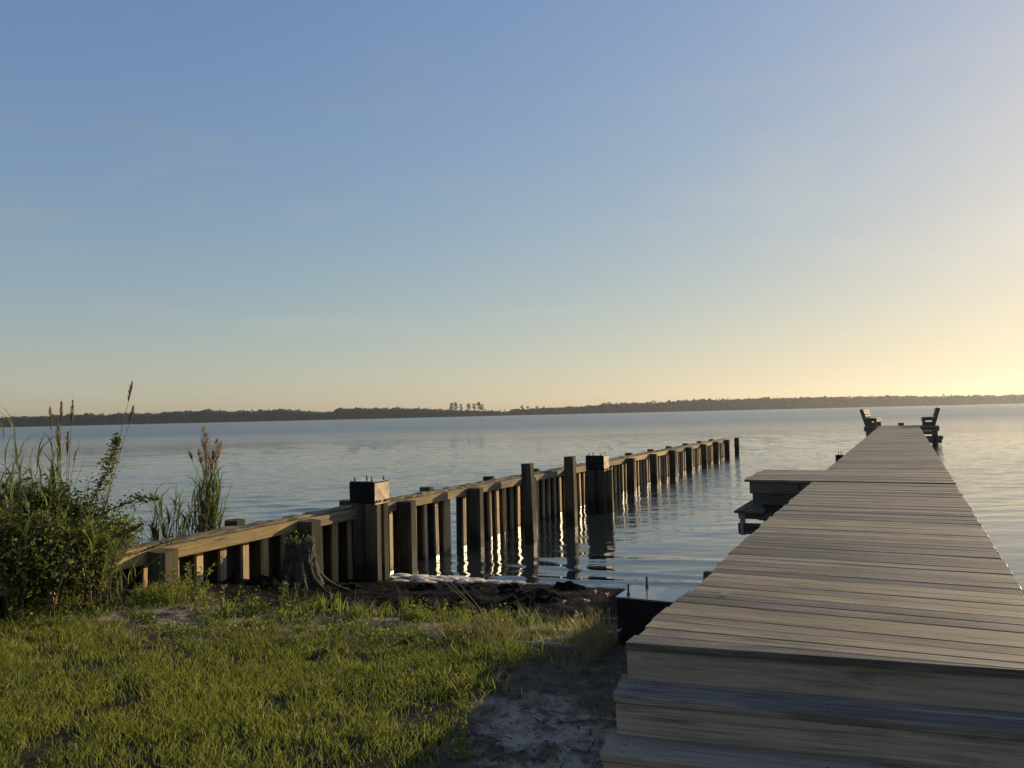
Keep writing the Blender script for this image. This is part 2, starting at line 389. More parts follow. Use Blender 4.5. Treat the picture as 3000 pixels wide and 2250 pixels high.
# ------------------------------------------------------------------ water
ys = [8.0]
while ys[-1] < 95: ys.append(ys[-1] + max(.045, .0050 * ys[-1]))
st = ys[-1] - ys[-2]
while ys[-1] < 1215: st *= 1.12; ys.append(ys[-1] + st)
ys = np.array(ys)
xs = spread(-14, 26, .10, 3200, 1.10)
wy0 = np.array([-60, -20, 0, 4, 6.5]); ys = np.concatenate([wy0, ys])
X, Y = np.meshgrid(xs, ys, indexing='ij')
dxs = np.gradient(xs)[:, None]; dys = np.gradient(ys)[None, :]
Z = np.zeros_like(X)
wr = np.random.default_rng(21)
far_amp = .36 + .64 * sstep(10, 22, Y)
for k in range(90):
    lam = 10 ** wr.uniform(math.log10(.16), math.log10(1.6)); kk = 2 * math.pi / lam
    a = wr.normal(math.pi / 2 + .12, .42); ph = wr.uniform(0, 6.28)
    slope = .0135 * (lam / .5) ** -.15
    kx, ky = kk * math.cos(a), kk * math.sin(a)
    res = sstep(.5, .25, np.maximum(np.abs(ky) * dys, np.abs(kx) * dxs) / math.pi)
    grp = .6 + .4 * np.sin(X * .35 * math.cos(a + 1) + Y * .22 + ph * 2)
    Z += slope / kk * np.sin(kx * X + ky * Y + ph) * res * far_amp * grp
# small wavelets that run up the beach
d = shore_d(X, Y)
for dd, am, wd in ((-.45, .012, .10), (-1.05, .010, .13), (-1.9, .008, .16)):
    Z += am * np.exp(-((d - dd + .12 * np.sin(X * 1.1 + dd * 4)) / wd) ** 2) * (X < 3)
me = mesh_np('water', np.stack([X.ravel(), Y.ravel(), Z.ravel()], 1), [grid_faces(len(xs), len(ys))], True)
m, t, p, o = newmat('river_water'); g = NG(t)
ge = g.n('ShaderNodeNewGeometry'); P = ge.outputs['Position']
sp = g.n('ShaderNodeSeparateXYZ'); g.l(P, sp.inputs[0])
p.inputs['Base Color'].default_value = (.020, .026, .025, 1); p.inputs['Roughness'].default_value = .04; p.inputs['IOR'].default_value = 1.70
n1 = g.noise(g.map(P, (2.0, 6.5, 1)), 1, 3, .55, .2); n2 = g.noise(g.map(P, (.7, 1.9, 1)), 1, 3, .55, .2); n3 = g.noise(g.map(P, (.004, .03, 1), rot=(0, 0, .03)), 1, 3, .6, .3)
dist = sp.outputs['Y']
b1 = g.n('ShaderNodeBump'); b1.inputs['Distance'].default_value = .032
g.l(g.math('ADD', .10, g.math('MULTIPLY', g.sstep(dist, 9, 26), .8)), b1.inputs['Strength']); g.l(n1, b1.inputs['Height'])
b2 = g.n('ShaderNodeBump'); b2.inputs['Distance'].default_value = .34
gust = g.sstep(n3, .36, .64)
far_calm = g.math('SUBTRACT', 1.0, g.math('MULTIPLY', g.sstep(dist, 800, 1080), .70))
g.l(g.math('MULTIPLY', g.math('MULTIPLY', g.sstep(dist, 24, 85), far_calm), g.math('ADD', .45, g.math('MULTIPLY', gust, .55))), b2.inputs['Strength'])
g.l(n2, b2.inputs['Height']); g.l(b1.outputs[0], b2.inputs['Normal']); g.l(b2.outputs[0], p.inputs['Normal'])
g.l(g.math('ADD', .03, g.math('MULTIPLY', g.sstep(dist, 35, 140), .21)), p.inputs['Roughness'])
wo = add('water', me, m); tag(wo, kind='structure')

# ------------------------------------------------------------------ generic plant pieces (numpy)
def blades(base, height, width, lean, az, curve=.35, rnd=None, seg=2, twist=None):
    """strips from base points: (n,3) bases; lean = horizontal reach; az its heading. Returns V,F,rnd"""
    n = len(base); d = np.stack([np.cos(az), np.sin(az), np.zeros(n)], 1)
    face = az + math.pi / 2 if twist is None else twist
    sd = np.stack([np.cos(face), np.sin(face), np.zeros(n)], 1)
    rows = []
    for i in range(seg + 1):
        t_ = i / seg
        c = base + np.array([0, 0, 1]) * (height * (t_ - curve * .25 * t_ * t_))[:, None] + d * (lean * t_ ** (1 + curve * 2))[:, None]
        wv = width * ((1 - t_ ** 2.2) if i else .55) * .5
        if i < seg: rows += [c - sd * wv[:, None], c + sd * wv[:, None]]
        else: rows += [c]
    k = 2 * seg + 1
    V = np.stack(rows, 1).reshape(-1, 3)
    o = np.arange(n)[:, None] * k
    F = []
    q = np.concatenate([np.stack([o[:, 0] + 2 * i, o[:, 0] + 2 * i + 1, o[:, 0] + 2 * i + 3, o[:, 0] + 2 * i + 2], 1) for i in range(seg - 1)]) if seg > 1 else None
    tr = np.stack([o[:, 0] + 2 * seg - 2, o[:, 0] + 2 * seg - 1, o[:, 0] + 2 * seg], 1)
    if rnd is None: rnd = np.random.default_rng(n).random(n)
    return V, ([q] if q is not None else []) + [tr], np.repeat(rnd, k)
def leaves(cen, size, rgen, aspect=.5, up=.3):
    """folded diamond leaves with random orientation"""
    n = len(cen)
    a = rgen.normal(size=(n, 3)); a[:, 2] = a[:, 2] * .6 + up; a /= np.linalg.norm(a, axis=1)[:, None]
    b = rgen.normal(size=(n, 3)); b -= a * (a * b).sum(1)[:, None]; b /= np.linalg.norm(b, axis=1)[:, None]
    c = np.cross(a, b)
    s = size[:, None] if np.ndim(size) else size
    V = np.stack([cen, cen + a * s * .5 + b * s * aspect * .5 + c * s * .08, cen + a * s, cen + a * s * .5 - b * s * aspect * .5 + c * s * .08], 1).reshape(-1, 3)
    o = np.arange(n) * 4
    return V, [np.stack([o, o + 1, o + 2], 1), np.stack([o, o + 2, o + 3], 1)], np.repeat(rgen.random(n), 4)
def join(parts):
    Vs, Fs, Rs, b = [], [], [], 0
    for V, F, r in parts:
        Vs.append(V); Fs += [f + b for f in F]; Rs.append(r); b += len(V)
    return np.concatenate(Vs), Fs, np.concatenate(Rs)
def plant_obj(name, parts, mat, parent=None, loc=None):
    V, F, r = join(parts)
    o = np.array(wloc(parent) if parent is not None else (loc or (0, 0, 0)))
    me = mesh_np(name, V - o, F); fattr(me, 'rnd', r)
    return add(name, me, mat, parent, tuple(o))

# ================================================================== PIER
ZD = .97
pier = empty('pier', PF(4.8, -.35, .2), 'long weathered plank pier running out over the river to two benches', 'pier')
def left_edge(s): return float(np.interp(s, [3.6, 4.82, 4.83, 6.5, 9, 13, 20, 48], [-1.27, -1.27, -1.225, -1.285, -1.29, -1.31, -1.31, -1.33]))
pit = .1472
def deck_plank(s, l0, l1, z, name='plank', yaw=0.0, parent=None):
    Ln = round((l1 - l0) / .01) * .01
    dz = random.gauss(0, .0009)
    beam(name, PF(s + random.uniform(-.002, .002), l0, z - .019 + dz), PF(s + random.uniform(-.003, .003) + yaw, l0 + Ln, z - .019 + dz + random.gauss(0, .0015)),
         random.choice((.1435, .144, .1445)), .038, M_deck, parent or pier, .004, (0, 0, 1), random.randrange(6), random.gauss(0, .004))
s = 4.84 + pit / 2; n_pl = 0
while s < 45.5:
    z = ZD
    l0 = left_edge(s) + random.gauss(0, .008); l1 = .58 + random.gauss(0, .004)
    if 12.5 < s < 14.6:
        z = ZD + .014; l0 = -2.33 + random.gauss(0, .012)
    deck_plank(s, l0, l1, z); n_pl += 1; s += pit
s0h = s
while s < 48.1: deck_plank(s, -2.06 + random.gauss(0, .01), 1.50 + random.gauss(0, .01), ZD); n_pl += 1; s += pit
# the fanned boards where the deck meets the skewed steps
ST = R_(18.0)                                # heading of the step edges
Af = Vector((.52, 3.81, 0))
def fan_line(i):
    ang = R_([18.0, 22.3, 24.4, 25.7, 26.4, 26.8, 27.0, 27.06, 27.06][i])
    left = PF(3.63 + i * (4.84 - 3.63) / 8, -1.27, 0)
    return left, Vector((math.cos(ang), -math.sin(ang), 0))
def tapered_plank(i):
    a0, d0 = fan_line(i); a1, d1 = fan_line(i + 1)
    nrm = Vector((math.sin(TH), math.cos(TH), 0)); lat = Vector((math.cos(TH), -math.sin(TH), 0))
    def pt(a, d, l): k = (l - a.dot(lat)) / d.dot(lat); return a + d * k
    dz = random.gauss(0, .0015)
    e0 = -1.27 + random.gauss(0, .01); e1 = .60 if i else .47
    g_ = .003
    q = [pt(a0, d0, e0) + nrm * g_, pt(a0, d0, e1) + nrm * g_, pt(a1, d1, e1) - nrm * g_, pt(a1, d1, e0) - nrm * g_]
    org = q[0].copy(); org.z = ZD - .019 + dz
    x = (q[1] - q[0]).normalized(); y = Vector((-x.y, x.x, 0))
    loc = [Vector(((v - q[0]).dot(x), (v - q[0]).dot(y), 0)) for v in q]
    ch = .004
    cen = sum(loc, Vector()) / 4
    vs = []
    for zz, ins in ((-.019, 0), (.019 - ch, 0), (.019, ch)):
        for k, v in enumerate(loc):
            sy = 1 if k < 2 else -1
            vs.append((v.x, v.y + sy * ins, zz))
    fs = [(3, 2, 1, 0), (8, 9, 10, 11)] + [(r * 4 + k, r * 4 + (k + 1) % 4, (r + 1) * 4 + (k + 1) % 4, (r + 1) * 4 + k) for r in (0, 1) for k in range(4)]
    me = bpy.data.meshes.new('tapered_plank'); me.from_pydata(vs, [], fs); me.update()
    add('plank', me, M_deck, pier, org, (0, 0, math.atan2(x.y, x.x)))
for i in range(8): tapered_plank(i)
# under-structure
for l in (-1.20, -.36, .48):
    for a in range(4, 46, 6):
        b_ = min(a + 6, 45.6); a_ = a if a > 4 else 3.95
        beam('stringer', PF(a_ + .004, l, ZD - .15), PF(b_ - .004, l, ZD - .15), .045, .215, M_frame, pier)
for k, sp_ in enumerate([5.46, 8.6, 11.6, 14.9, 18.4, 22.7, 26.5, 30.5, 34.5, 38.5, 42.2, 45.9]):
    if k not in (0, 5): beam('cross_beam', PF(sp_, -1.33, ZD - .36), PF(sp_, .62, ZD - .36), .09, .19, M_frame, pier)
    for l in (-1.0, .30):
        zb = tz(*PF(sp_, l, 0)[:2]); beam('piling', PF(sp_ + .15, l, min(zb - .3, -.6)), PF(sp_ + .15, l, ZD - .262), .2, .2, M_post, pier, .05)
# beam ends and bolts that poke out beside the deck
beam('beam_end', PF(5.62, -1.345, ZD - .075), PF(5.62, -1.20, ZD - .075), .05, .07, M_frame, pier)
beam('beam_end', PF(5.72, .52, ZD - .09), PF(5.72, .70, ZD - .09), .09, .10, M_frame, pier)
# the wide head at the far end
for l in (-2.0, 1.44):
    beam('stringer', PF(45.62, l, ZD - .15), PF(48.1, l, ZD - .15), .045, .215, M_frame, pier)
beam('fascia', PF(45.58, -2.06, ZD - .14), PF(45.58, 1.50, ZD - .14), .04, .20, M_frame, pier)
beam('fascia', PF(45.62, -1.96, ZD - .34), PF(45.62, 1.42, ZD - .34), .04, .18, M_frame, pier)
for s_ in (45.75, 47.9):
    for l in (-1.86, 1.32): beam('piling', PF(s_, l, -.8), PF(s_, l, ZD - .04), .20, .20, M_post, pier, .05)
tag(beam('mooring_block', PF(47.6, -.42, ZD + .075), PF(47.6, -.13, ZD + .075), .16, .15, M_frame), 'small square timber block on the far end of the pier', 'block')
# lower step on the right of the head
lst = empty('boarding_step', PF(46.0, 1.6, .4), 'low boarding step hanging on the right side of the pier head', 'step')
for l in (1.30, 1.45, 1.60): beam('plank', PF(45.7, l, .42), PF(47.4, l, .42), .14, .038, M_frame, lst)
for s_ in (45.74, 47.3):
    beam('bearer', PF(s_, .9, .33), PF(s_, 1.66, .33), .045, .14, M_frame, lst); beam('bearer', PF(s_, .9, .15), PF(s_, 1.60, .15), .045, .14, M_frame, lst)
    beam('hanger', PF(s_ + .06, 1.56, .10), PF(s_ + .06, 1.56, .40), .07, .05, M_frame, lst)

# ================================================================== STEPS
steps = empty('wooden_steps', Vector((1.2, 3.35, .43)), 'broad grey wooden steps leading up to the near end of the pier', 'steps')
ex = Vector((math.cos(ST), -math.sin(ST), 0)); ny_ = Vector((-math.sin(ST), -math.cos(ST), 0))      # along the edge; out towards the lawn
SW = 2.05
for i in range(3):
    zt = ZD - .18 * i
    base = Af + ny_ * (.21 * i)
    l0 = -.0 - .022 * i
    zr0 = zt - .18 - .002 if i < 2 else tz(*(base + ex)[:2]) - .05
    # riser under this nosing
    fr = base + ny_ * (-.028)
    h_ = zt - .04 - zr0
    beam('riser', fr + ex * (l0 + .012) + Vector((0, 0, zr0 + h_ / 2)), fr + ex * SW + Vector((0, 0, zr0 + h_ / 2)), .032, h_, M_step, steps, .003)
    if i:
        for q, (off, wd_) in enumerate(((.07, .138), (.213, .135))):
            c_ = base + ny_ * (-off)
            beam('tread', c_ + ex * (l0 - (.006 if q else 0)) + Vector((0, 0, zt - .019)), c_ + ex * SW + Vector((0, 0, zt - .019 - .0015 * q)), wd_, .038, M_step, steps, .005)
# nosing board under the deck edge
for k, xx in enumerate((.06, 1.0, 1.98)):
    a = Af + ex * xx + ny_ * (-.06)
    for i in range(3):
        zt = ZD - .04 - .18 * i - (.002 if i else .002); b_ = a + ny_ * (.21 * i); zg = tz(b_.x, b_.y) - .05
        beam('stringer', b_ + ny_ * (-.35) + Vector((0, 0, (zt + zg) / 2 - .03)), b_ + ny_ * (-.002) + Vector((0, 0, (zt + zg) / 2 - .03)), .04, max(.06, zt - zg - .06), M_frame, steps)

# ================================================================== SIDE LANDING
land = empty('side_landing', PF(12.6, -2.0, 0), 'dark timber landing frame with low swim step on the left of the pier', 'landing')
zt = ZD + .014 - .038
beam('fascia', PF(12.545, -2.24, zt - .09), PF(12.545, -1.34, zt - .09), .04, .178, M_frame, land)
beam('fascia', PF(12.57, -2.20, zt - .27), PF(12.57, -1.36, zt - .27), .04, .178, M_frame, land)
beam('fascia', PF(14.56, -2.24, zt - .09), PF(14.56, -1.34, zt - .09), .04, .178, M_frame, land)
beam('side_beam', PF(12.59, -2.20, zt - .09), PF(14.52, -2.20, zt - .09), .04, .178, M_frame, land)
beam('side_beam', PF(12.62, -2.12, zt - .285), PF(14.52, -2.12, zt - .285), .04, .178, M_frame, land)
for s_ in (12.72, 14.35): beam('post', PF(s_, -1.96, -.9), PF(s_, -1.96, zt - .003), .20, .20, M_post, land, .03)
beam('joist', PF(12.66, -1.52, zt - .09), PF(14.5, -1.52, zt - .09), .04, .178, M_frame, land)
beam('hanger', PF(12.50, -1.50, zt - .16), PF(12.50, -1.50, zt - .01), .03, .012, M_bolt, land)
sst = empty('swim_step', PF(12.4, -2.3, .5), 'low swim step of grey planks below the side landing', 'step')
for l in (-2.37, -2.225, -2.08): beam('plank', PF(12.27, l, .50), PF(14.2, l, .50), .139, .038, M_frame, sst, var=int(-l * 10))
for s_ in (12.36, 14.05):
    beam('leg', PF(s_, -2.33, .14), PF(s_, -2.33, .481), .08, .05, M_bench, sst)
    beam('brace', PF(s_, -2.40, .235), PF(s_, -1.86, .235), .045, .17, M_frame, sst)
    beam('bearer', PF(s_ + .05, -2.40, .43), PF(s_ + .05, -1.86, .43), .04, .10, M_frame, sst)

# ================================================================== CAPPED PILE BLOCKS BESIDE THE PIER
def rod(parent, p, h): 
    b = MB(); b.tube([p, p + Vector((0, 0, h))], [.0075, .0075], 8); b.tube([p + Vector((0, 0, .002)), p + Vector((0, 0, .022))], [.012, .012], 6); sub(b.build('threaded_rod', M_bolt, None, loc=p), parent)
def rbox(name, c, dx, dy, dz, yaw, mat, parent, ch=.008):
    x = Vector((math.cos(yaw), math.sin(yaw), 0)); c = Vector(c)
    return beam(name, c - x * dx / 2, c + x * dx / 2, dy, dz, mat, parent, ch)
def pier_cap(s0, l0, l1, ztop, depth, label, hrod, hgt=.36):
    e = empty('capped_piles', PF(s0, (l0 + l1) / 2, 0), label, 'capped piles', 'tarred caps beside the pier')
    yaw = -TH
    c = PF(s0, (l0 + l1) / 2, ztop - hgt / 2 - .012); rbox('cap_body', c, l1 - l0, depth, hgt, yaw, M_tar, e, .012)
    cpl = rbox('cap_plate', PF(s0, (l0 + l1) / 2, ztop - .006), l1 - l0 + .012, depth + .012, .012, yaw, M_captop, e, .003)
    for k, (ds, dl) in enumerate(((-.14, .07), (.14, .12), (.13, .62), (-.14, .6))): rod(cpl, PF(s0 + ds, l0 + dl, ztop), hrod * (1 if k < 2 else .3))
    for dl in (.16, .55):
        q = PF(s0, l0 + dl, 0); zb = min(tz(q.x, q.y) - .3, ztop - hgt - .05 - .5)
        beam('piling', PF(s0, l0 + dl, zb), PF(s0, l0 + dl, ztop - hgt - .014), .22, .22, M_post, e, .06)
    return e
pier_cap(5.46, -1.89, -1.02, .78, .39, 'black capped pile block with steel rods beside the near end of the pier', .085, .48)
pier_cap(22.7, -1.74, -1.02, .80, .39, 'small black capped block poking out left of the pier beyond the landing', .10, .34)

# ================================================================== BENCHES
def bench(sgn, lb, lf, label):
    """lb: back, lf: front in pier lateral coordinate"""
    e = empty('bench', PF(46.9, (lb + lf) / 2, ZD), label, 'bench')
    s0, s1 = 46.0, 47.85
    d = (lf - lb) / abs(lf - lb)
    for s_ in (s0, (s0 + s1) / 2, s1):
        beam('back_post', PF(s_, lb + d * .10, ZD + .002), PF(s_, lb - d * .17, ZD + .93), .05, .15, M_frame, e, up=(d * math.cos(TH), -d * math.sin(TH), 0))
        beam('front_leg', PF(s_, lf - d * .06, ZD + .002), PF(s_, lf - d * .06, ZD + .43), .05, .12, M_frame, e, up=(d * math.cos(TH), -d * math.sin(TH), 0))
        beam('seat_bearer', PF(s_ - .051, lb + d * .02, ZD + .36), PF(s_ - .051, lf, ZD + .36), .045, .14, M_frame, e)
        beam('foot_rail', PF(s_ - .051, lb + d * .04, ZD + .09), PF(s_ - .051, lf, ZD + .09), .045, .17, M_frame, e)
    n = 4
    for k in range(n):
        l = lf - d * (.065 + k * .143); beam('seat_slat', PF(s0 - .12, l, ZD + .45), PF(s1 + .08, l, ZD + .45), .135, .036, M_bench, e, var=k)
    beam('seat_apron', PF(s0 - .09, lf + d * .02, ZD + .33), PF(s1 + .05, lf + d * .02, ZD + .33), .036, .17, M_bench, e)
    for k, zz in enumerate((.585, .735, .865)):
        lc = lb + d * (.10 - .29 * zz) + d * .115
        beam('back_slat', PF(s0 - .10, lc, ZD + zz), PF(s1 + .06, lc, ZD + zz), .036, .12, M_bench, e, up=(-d * .28 * math.cos(TH), d * .28 * math.sin(TH), 1), var=k)
    return e
bl = bench(1, -1.94, -1.36, 'wooden bench on the left of the pier head with sunlit back slats'); bl.rotation_euler.z = R_(-5.5)
bench(-1, 1.36, .76, 'dark wooden bench on the right of the pier head, seen end on')

# ================================================================== BULKHEAD
bulk = empty('bulkhead', BF(20, -6.0, 0), 'old timber bulkhead of upright sheet planks running far out into the river', 'bulkhead')
def ztop(s): return .96 - .0075 * max(0, s - 8)
PER = .30
def sheet_mesh(v):
    r = random.Random(40 + v); b = MB(); zt, zb = 0.0, -1.75
    H = zt - zb; zc = (zt + zb) / 2
    for k, s_ in enumerate((.038, .084)):
        b.box((s_, .018 + r.uniform(-.004, .004), zc - r.uniform(0, .02)), (.041 + r.uniform(-.005, .003), .036, H))
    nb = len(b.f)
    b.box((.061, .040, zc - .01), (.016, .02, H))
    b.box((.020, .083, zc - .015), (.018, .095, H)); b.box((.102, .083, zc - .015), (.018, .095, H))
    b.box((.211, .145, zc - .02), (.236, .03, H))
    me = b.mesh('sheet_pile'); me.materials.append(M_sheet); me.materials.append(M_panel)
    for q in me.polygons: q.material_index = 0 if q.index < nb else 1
    return me
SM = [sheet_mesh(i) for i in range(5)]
s = 1.6; k = 0
gap_at = 10.35
while s < 36.7:
    if not (gap_at < s < gap_at + .3):
        p = BF(s, -6.0, ztop(s) - .012)
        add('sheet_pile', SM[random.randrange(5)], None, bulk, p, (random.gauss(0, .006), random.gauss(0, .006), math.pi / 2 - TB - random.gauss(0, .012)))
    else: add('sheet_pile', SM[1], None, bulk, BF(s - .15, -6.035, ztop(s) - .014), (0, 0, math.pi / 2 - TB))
    s += PER; k += 1
# walers in lengths, cap boards, front and back piles
piles_s = [2.95, 4.95, 6.93, 8.93, 10.94, 13.1, 15.2, 17.4, 19.7, 22.0, 24.4, 26.8, 29.4, 32.0, 34.5]
jn = [1.5] + [q for q in piles_s[::1]] + [36.55]
for a, b_ in zip(jn[:-1], jn[1:]):
    beam('waler', BF(a + .003, -5.945, ztop(a) - .064), BF(b_ - .003, -5.945, ztop(b_) - .064), .10, .118, M_waler, bulk, .006, rollj=random.gauss(0, .01))
    beam('back_waler', BF(a + .003, -6.215, ztop(a) - .085), BF(b_ - .003, -6.215, ztop(b_) - .085), .08, .15, M_cap, bulk, .006)
def cap_mesh(Ln, r):
    n = max(5, int(Ln / .13)); vs, fs = [], []
    for i in range(n + 1):
        x = Ln * i / n; e1 = r.gauss(0, .012); e2 = r.gauss(0, .012); zz = r.gauss(0, .005)
        vs += [(x, -.045 + e1, -.004), (x, -.045 + e1, .016 + zz), (x, .03, .022 + r.gauss(0, .007)), (x, .145 + e2, .016 + r.gauss(0, .008)), (x, .145 + e2, -.004)]
    for i in range(n):
        for k in range(5): fs.append((i * 5 + k, i * 5 + (k + 1) % 5, i * 5 + 5 + (k + 1) % 5, i * 5 + 5 + k))
    fs += [(4, 3, 2, 1, 0), tuple(n * 5 + k for k in range(5))]
    me = bpy.data.meshes.new('cap_board'); me.from_pydata(vs, [], fs); me.update(); return me
rr = random.Random(3)
for a, b_ in zip(jn[:-1], jn[1:]):
    p0, p1 = BF(a + .006, -6.02, ztop(a) + .004), BF(b_ - .006, -6.02, ztop(b_) + .004); d = p1 - p0
    add('cap_board', cap_mesh(d.length, rr), M_cap, bulk, p0, (0, -math.atan2(d.z, math.hypot(d.x, d.y)), math.atan2(d.y, d.x)))
def pile(name, s_, l_, zt_, parent, r=.105, nseg=10, zb=-1.0, lean=.012, ch=.035):
    dx, dy = random.gauss(0, lean), random.gauss(0, lean); p = BF(s_, l_, 0)
    return beam(name, p + Vector((dx * (zb - zt_), dy * (zb - zt_), zb)), p + Vector((0, 0, zt_)), 2 * r, 2 * r * random.uniform(.94, 1.04), M_post, parent, ch, up=(math.sin(TB) + random.gauss(0, .08), math.cos(TB), 0), var=random.randrange(4))
for s_ in piles_s:
    if abs(s_ - 8.0) < .3: continue
    pile('front_pile', s_, -5.79, ztop(s_) - .005, bulk)
    pile('back_pile', s_ - .55, -6.36, ztop(s_) + .055, bulk, .095)
pe = pile('piling', 37.15, -5.78, ztop(37) + .01, None, .105, 10)
tag(pe, 'single round piling standing just off the far end of the bulkhead', 'piling')

# ------------------------------------------------------------------ capped pile clusters in front of the bulkhead
def cluster(s_, l_, ztop_, w_, d_, hgt, label, offs):
    e = empty('pile_cluster', BF(s_, l_, 0), label, 'pile cluster')
    yaw = -TB
    cbk = rbox('cap_block', BF(s_, l_, ztop_ - hgt / 2), w_, d_, hgt, yaw, M_tar, e, .012)
    cpl = rbox('cap_plate', BF(s_, l_, ztop_ + .007), w_ - .01, d_ - .01, .012, yaw, M_captop, e, .003)
    spl = rbox('side_plate', BF(s_, l_ + w_ / 2 + .005, ztop_ - hgt / 2 - .01), .008, d_ - .012, hgt - .004, yaw, M_capside, e, .002)
    for ds in (-.13, .13):
        for dl in (-.13, .13): rod(cpl, BF(s_ + ds, l_ + dl, ztop_ + .012), .05)
    for ds in (-.12, -.05, .07, .13):
        b = MB(); q = BF(s_ + ds, l_ + w_ / 2 + .008, ztop_ - hgt + .03); n_ = Vector((math.cos(TB), -math.sin(TB), 0)); b.tube([q, q + n_ * .022], [.017, .015], 8); sub(b.build('bolt', M_bolt, None, loc=q), spl)
    for dl in (-.13, -.05, .07, .13):
        b = MB(); q = BF(s_ - d_ / 2 - .001, l_ + dl, ztop_ - hgt * .66); n_ = Vector((-math.sin(TB), -math.cos(TB), 0)); b.tube([q, q + n_ * .014], [.016, .014], 8); sub(b.build('bolt', M_tar, None, loc=q), cbk)
    for ds, dl in offs: pile('piling', s_ + ds, l_ + dl, ztop_ - hgt + .005, e, .092, 12, lean=.004, ch=.052)
    return e
cluster(8.12, -5.82, 1.29, .37, .33, .27, 'near pile cluster with a black cap and peeling tan side plate', [(-.085, -.10), (-.075, .10), (.085, -.095), (.085, .10)])
cluster(15.45, -5.27, 1.19, .39, .34, .31, 'far pile cluster with a black cap and rods standing off the bulkhead', [(-.08, -.10), (-.08, .11), (.09, .02), (.10, .20)])
# lone square posts
def lone(pos, ztop_, wd_, label, lean):
    tag(beam('mooring_post', Vector((pos[0] + lean[0], pos[1], -1.0)), Vector((pos[0], pos[1], ztop_)), wd_, wd_ * .98, M_post, None, .012, up=(math.sin(TB), math.cos(TB), 0)), label, 'post', 'lone posts in front of the bulkhead')
lone((.22, 12.62), 1.285, .165, 'leaning square post with a ragged top, nearer of two lone posts', (.05, 0))
lone((1.04, 14.32), 1.29, .18, 'greenish square post between the ragged post and the far pile cluster', (.01, 0))

# ================================================================== STUMP
sx_, sy_ = -2.30, 8.25; sz_ = tz(sx_, sy_)
stump = empty('tree_stump', (sx_, sy_, sz_), 'rotten dark tree stump with flared roots beside the bulkhead', 'stump')
V = []; nA, nZ = 72, 22; hS = .52
for i in range(nZ + 1):
    t_ = i / nZ; z = hS * t_
    for k in range(nA):
        a = 2 * math.pi * k / nA
        lob = .5 + .5 * math.cos(5 * a + .8 + .5 * math.sin(2 * a)); 
        r = .135 + .11 * (1 - t_) ** 2.0 * (.35 + lob) + .012 * math.sin(9 * a + 2 * t_) + .011 * math.sin(17 * a + 3 * math.sin(4 * t_)) + .007 * math.sin(31 * a + 2) + random.gauss(0, .005)
        zz = z + (.035 * math.sin(3 * a) + .03 * math.sin(7 * a + 1) + random.gauss(0, .018) if i == nZ else 0) - (.06 if i == 0 else 0)
        V.append((sx_ + math.cos(a) * r, sy_ + math.sin(a) * r, sz_ + zz))
F = [(i * nA + k, i * nA + (k + 1) % nA, (i + 1) * nA + (k + 1) % nA, (i + 1) * nA + k) for i in range(nZ) for k in range(nA)]
b = MB(); b.add(V, F); ctop = len(b.v); b.v.append((sx_, sy_, sz_ + hS - .07))
b.f += [(nZ * nA + k, nZ * nA + (k + 1) % nA, ctop) for k in range(nA)]
b.build('trunk', M_stump, stump, smooth=True)
for a, Ln in ((-.6, .34), (-1.15, .30), (.1, .38), (-2.0, .30), (-2.7, .3)):
    b = MB(); pts = []; 
    for i in range(7):
        t_ = i / 6; r = .13 + Ln * t_; px, py = sx_ + math.cos(a + .15 * t_) * r, sy_ + math.sin(a + .15 * t_) * r
        pts.append(Vector((px, py, max(tz(px, py) - .01, sz_ + .26 * (1 - t_) ** 1.7 - .02 + (0 if i else .1)))))
    b.tube(pts, [.018, .022, .021, .019, .015, .011, .005], 7, True, .25); b.build('root', M_stump, stump, smooth=True)

# ================================================================== PLANTS
def tuft(name, x, y, n, h, spread_, mat, label, cat='weed', wd=.008, lean=.5, group=None, z=None, seed=0, seg=3, curve=.5, straws=0, hv=.35):
    r = np.random.default_rng(seed + int(abs(x) * 97) + int(y * 31)); z = tz(x, y) if z is None else z
    e = empty(name, (x, y, z), label, cat, group)
    base = np.stack([x + r.normal(0, spread_, n), y + r.normal(0, spread_, n), np.zeros(n)], 1)
    base[:, 2] = terrain(base[:, 0], base[:, 1]) - .005 if cat != 'x' else z
    hh = h * (1 - hv + hv * 1.6 * r.random(n)); az = r.uniform(0, 2 * math.pi, n)
    plant_obj('foliage', [blades(base, hh, np.full(n, wd) * r.uniform(.7, 1.3, n), hh * lean * r.uniform(.2, 1.1, n), az, curve, r.random(n) ** 1.2, seg, twist=r.uniform(0, 6.28, n))], mat, e)
    if straws:
        for _ in range(straws):
            b = MB(); a = r.uniform(0, 6.28); q = Vector((x + r.normal(0, spread_ * .6), y + r.normal(0, spread_ * .6), z)); H = h * r.uniform(1.2, 1.7); le = H * r.uniform(.1, .4)
            b.tube([q, q + Vector((math.cos(a) * le * .3, math.sin(a) * le * .3, H * .55)), q + Vector((math.cos(a) * le, math.sin(a) * le, H))], [.0022, .0018, .0009], 4); b.build('stalk', M_stem, e)
    return e
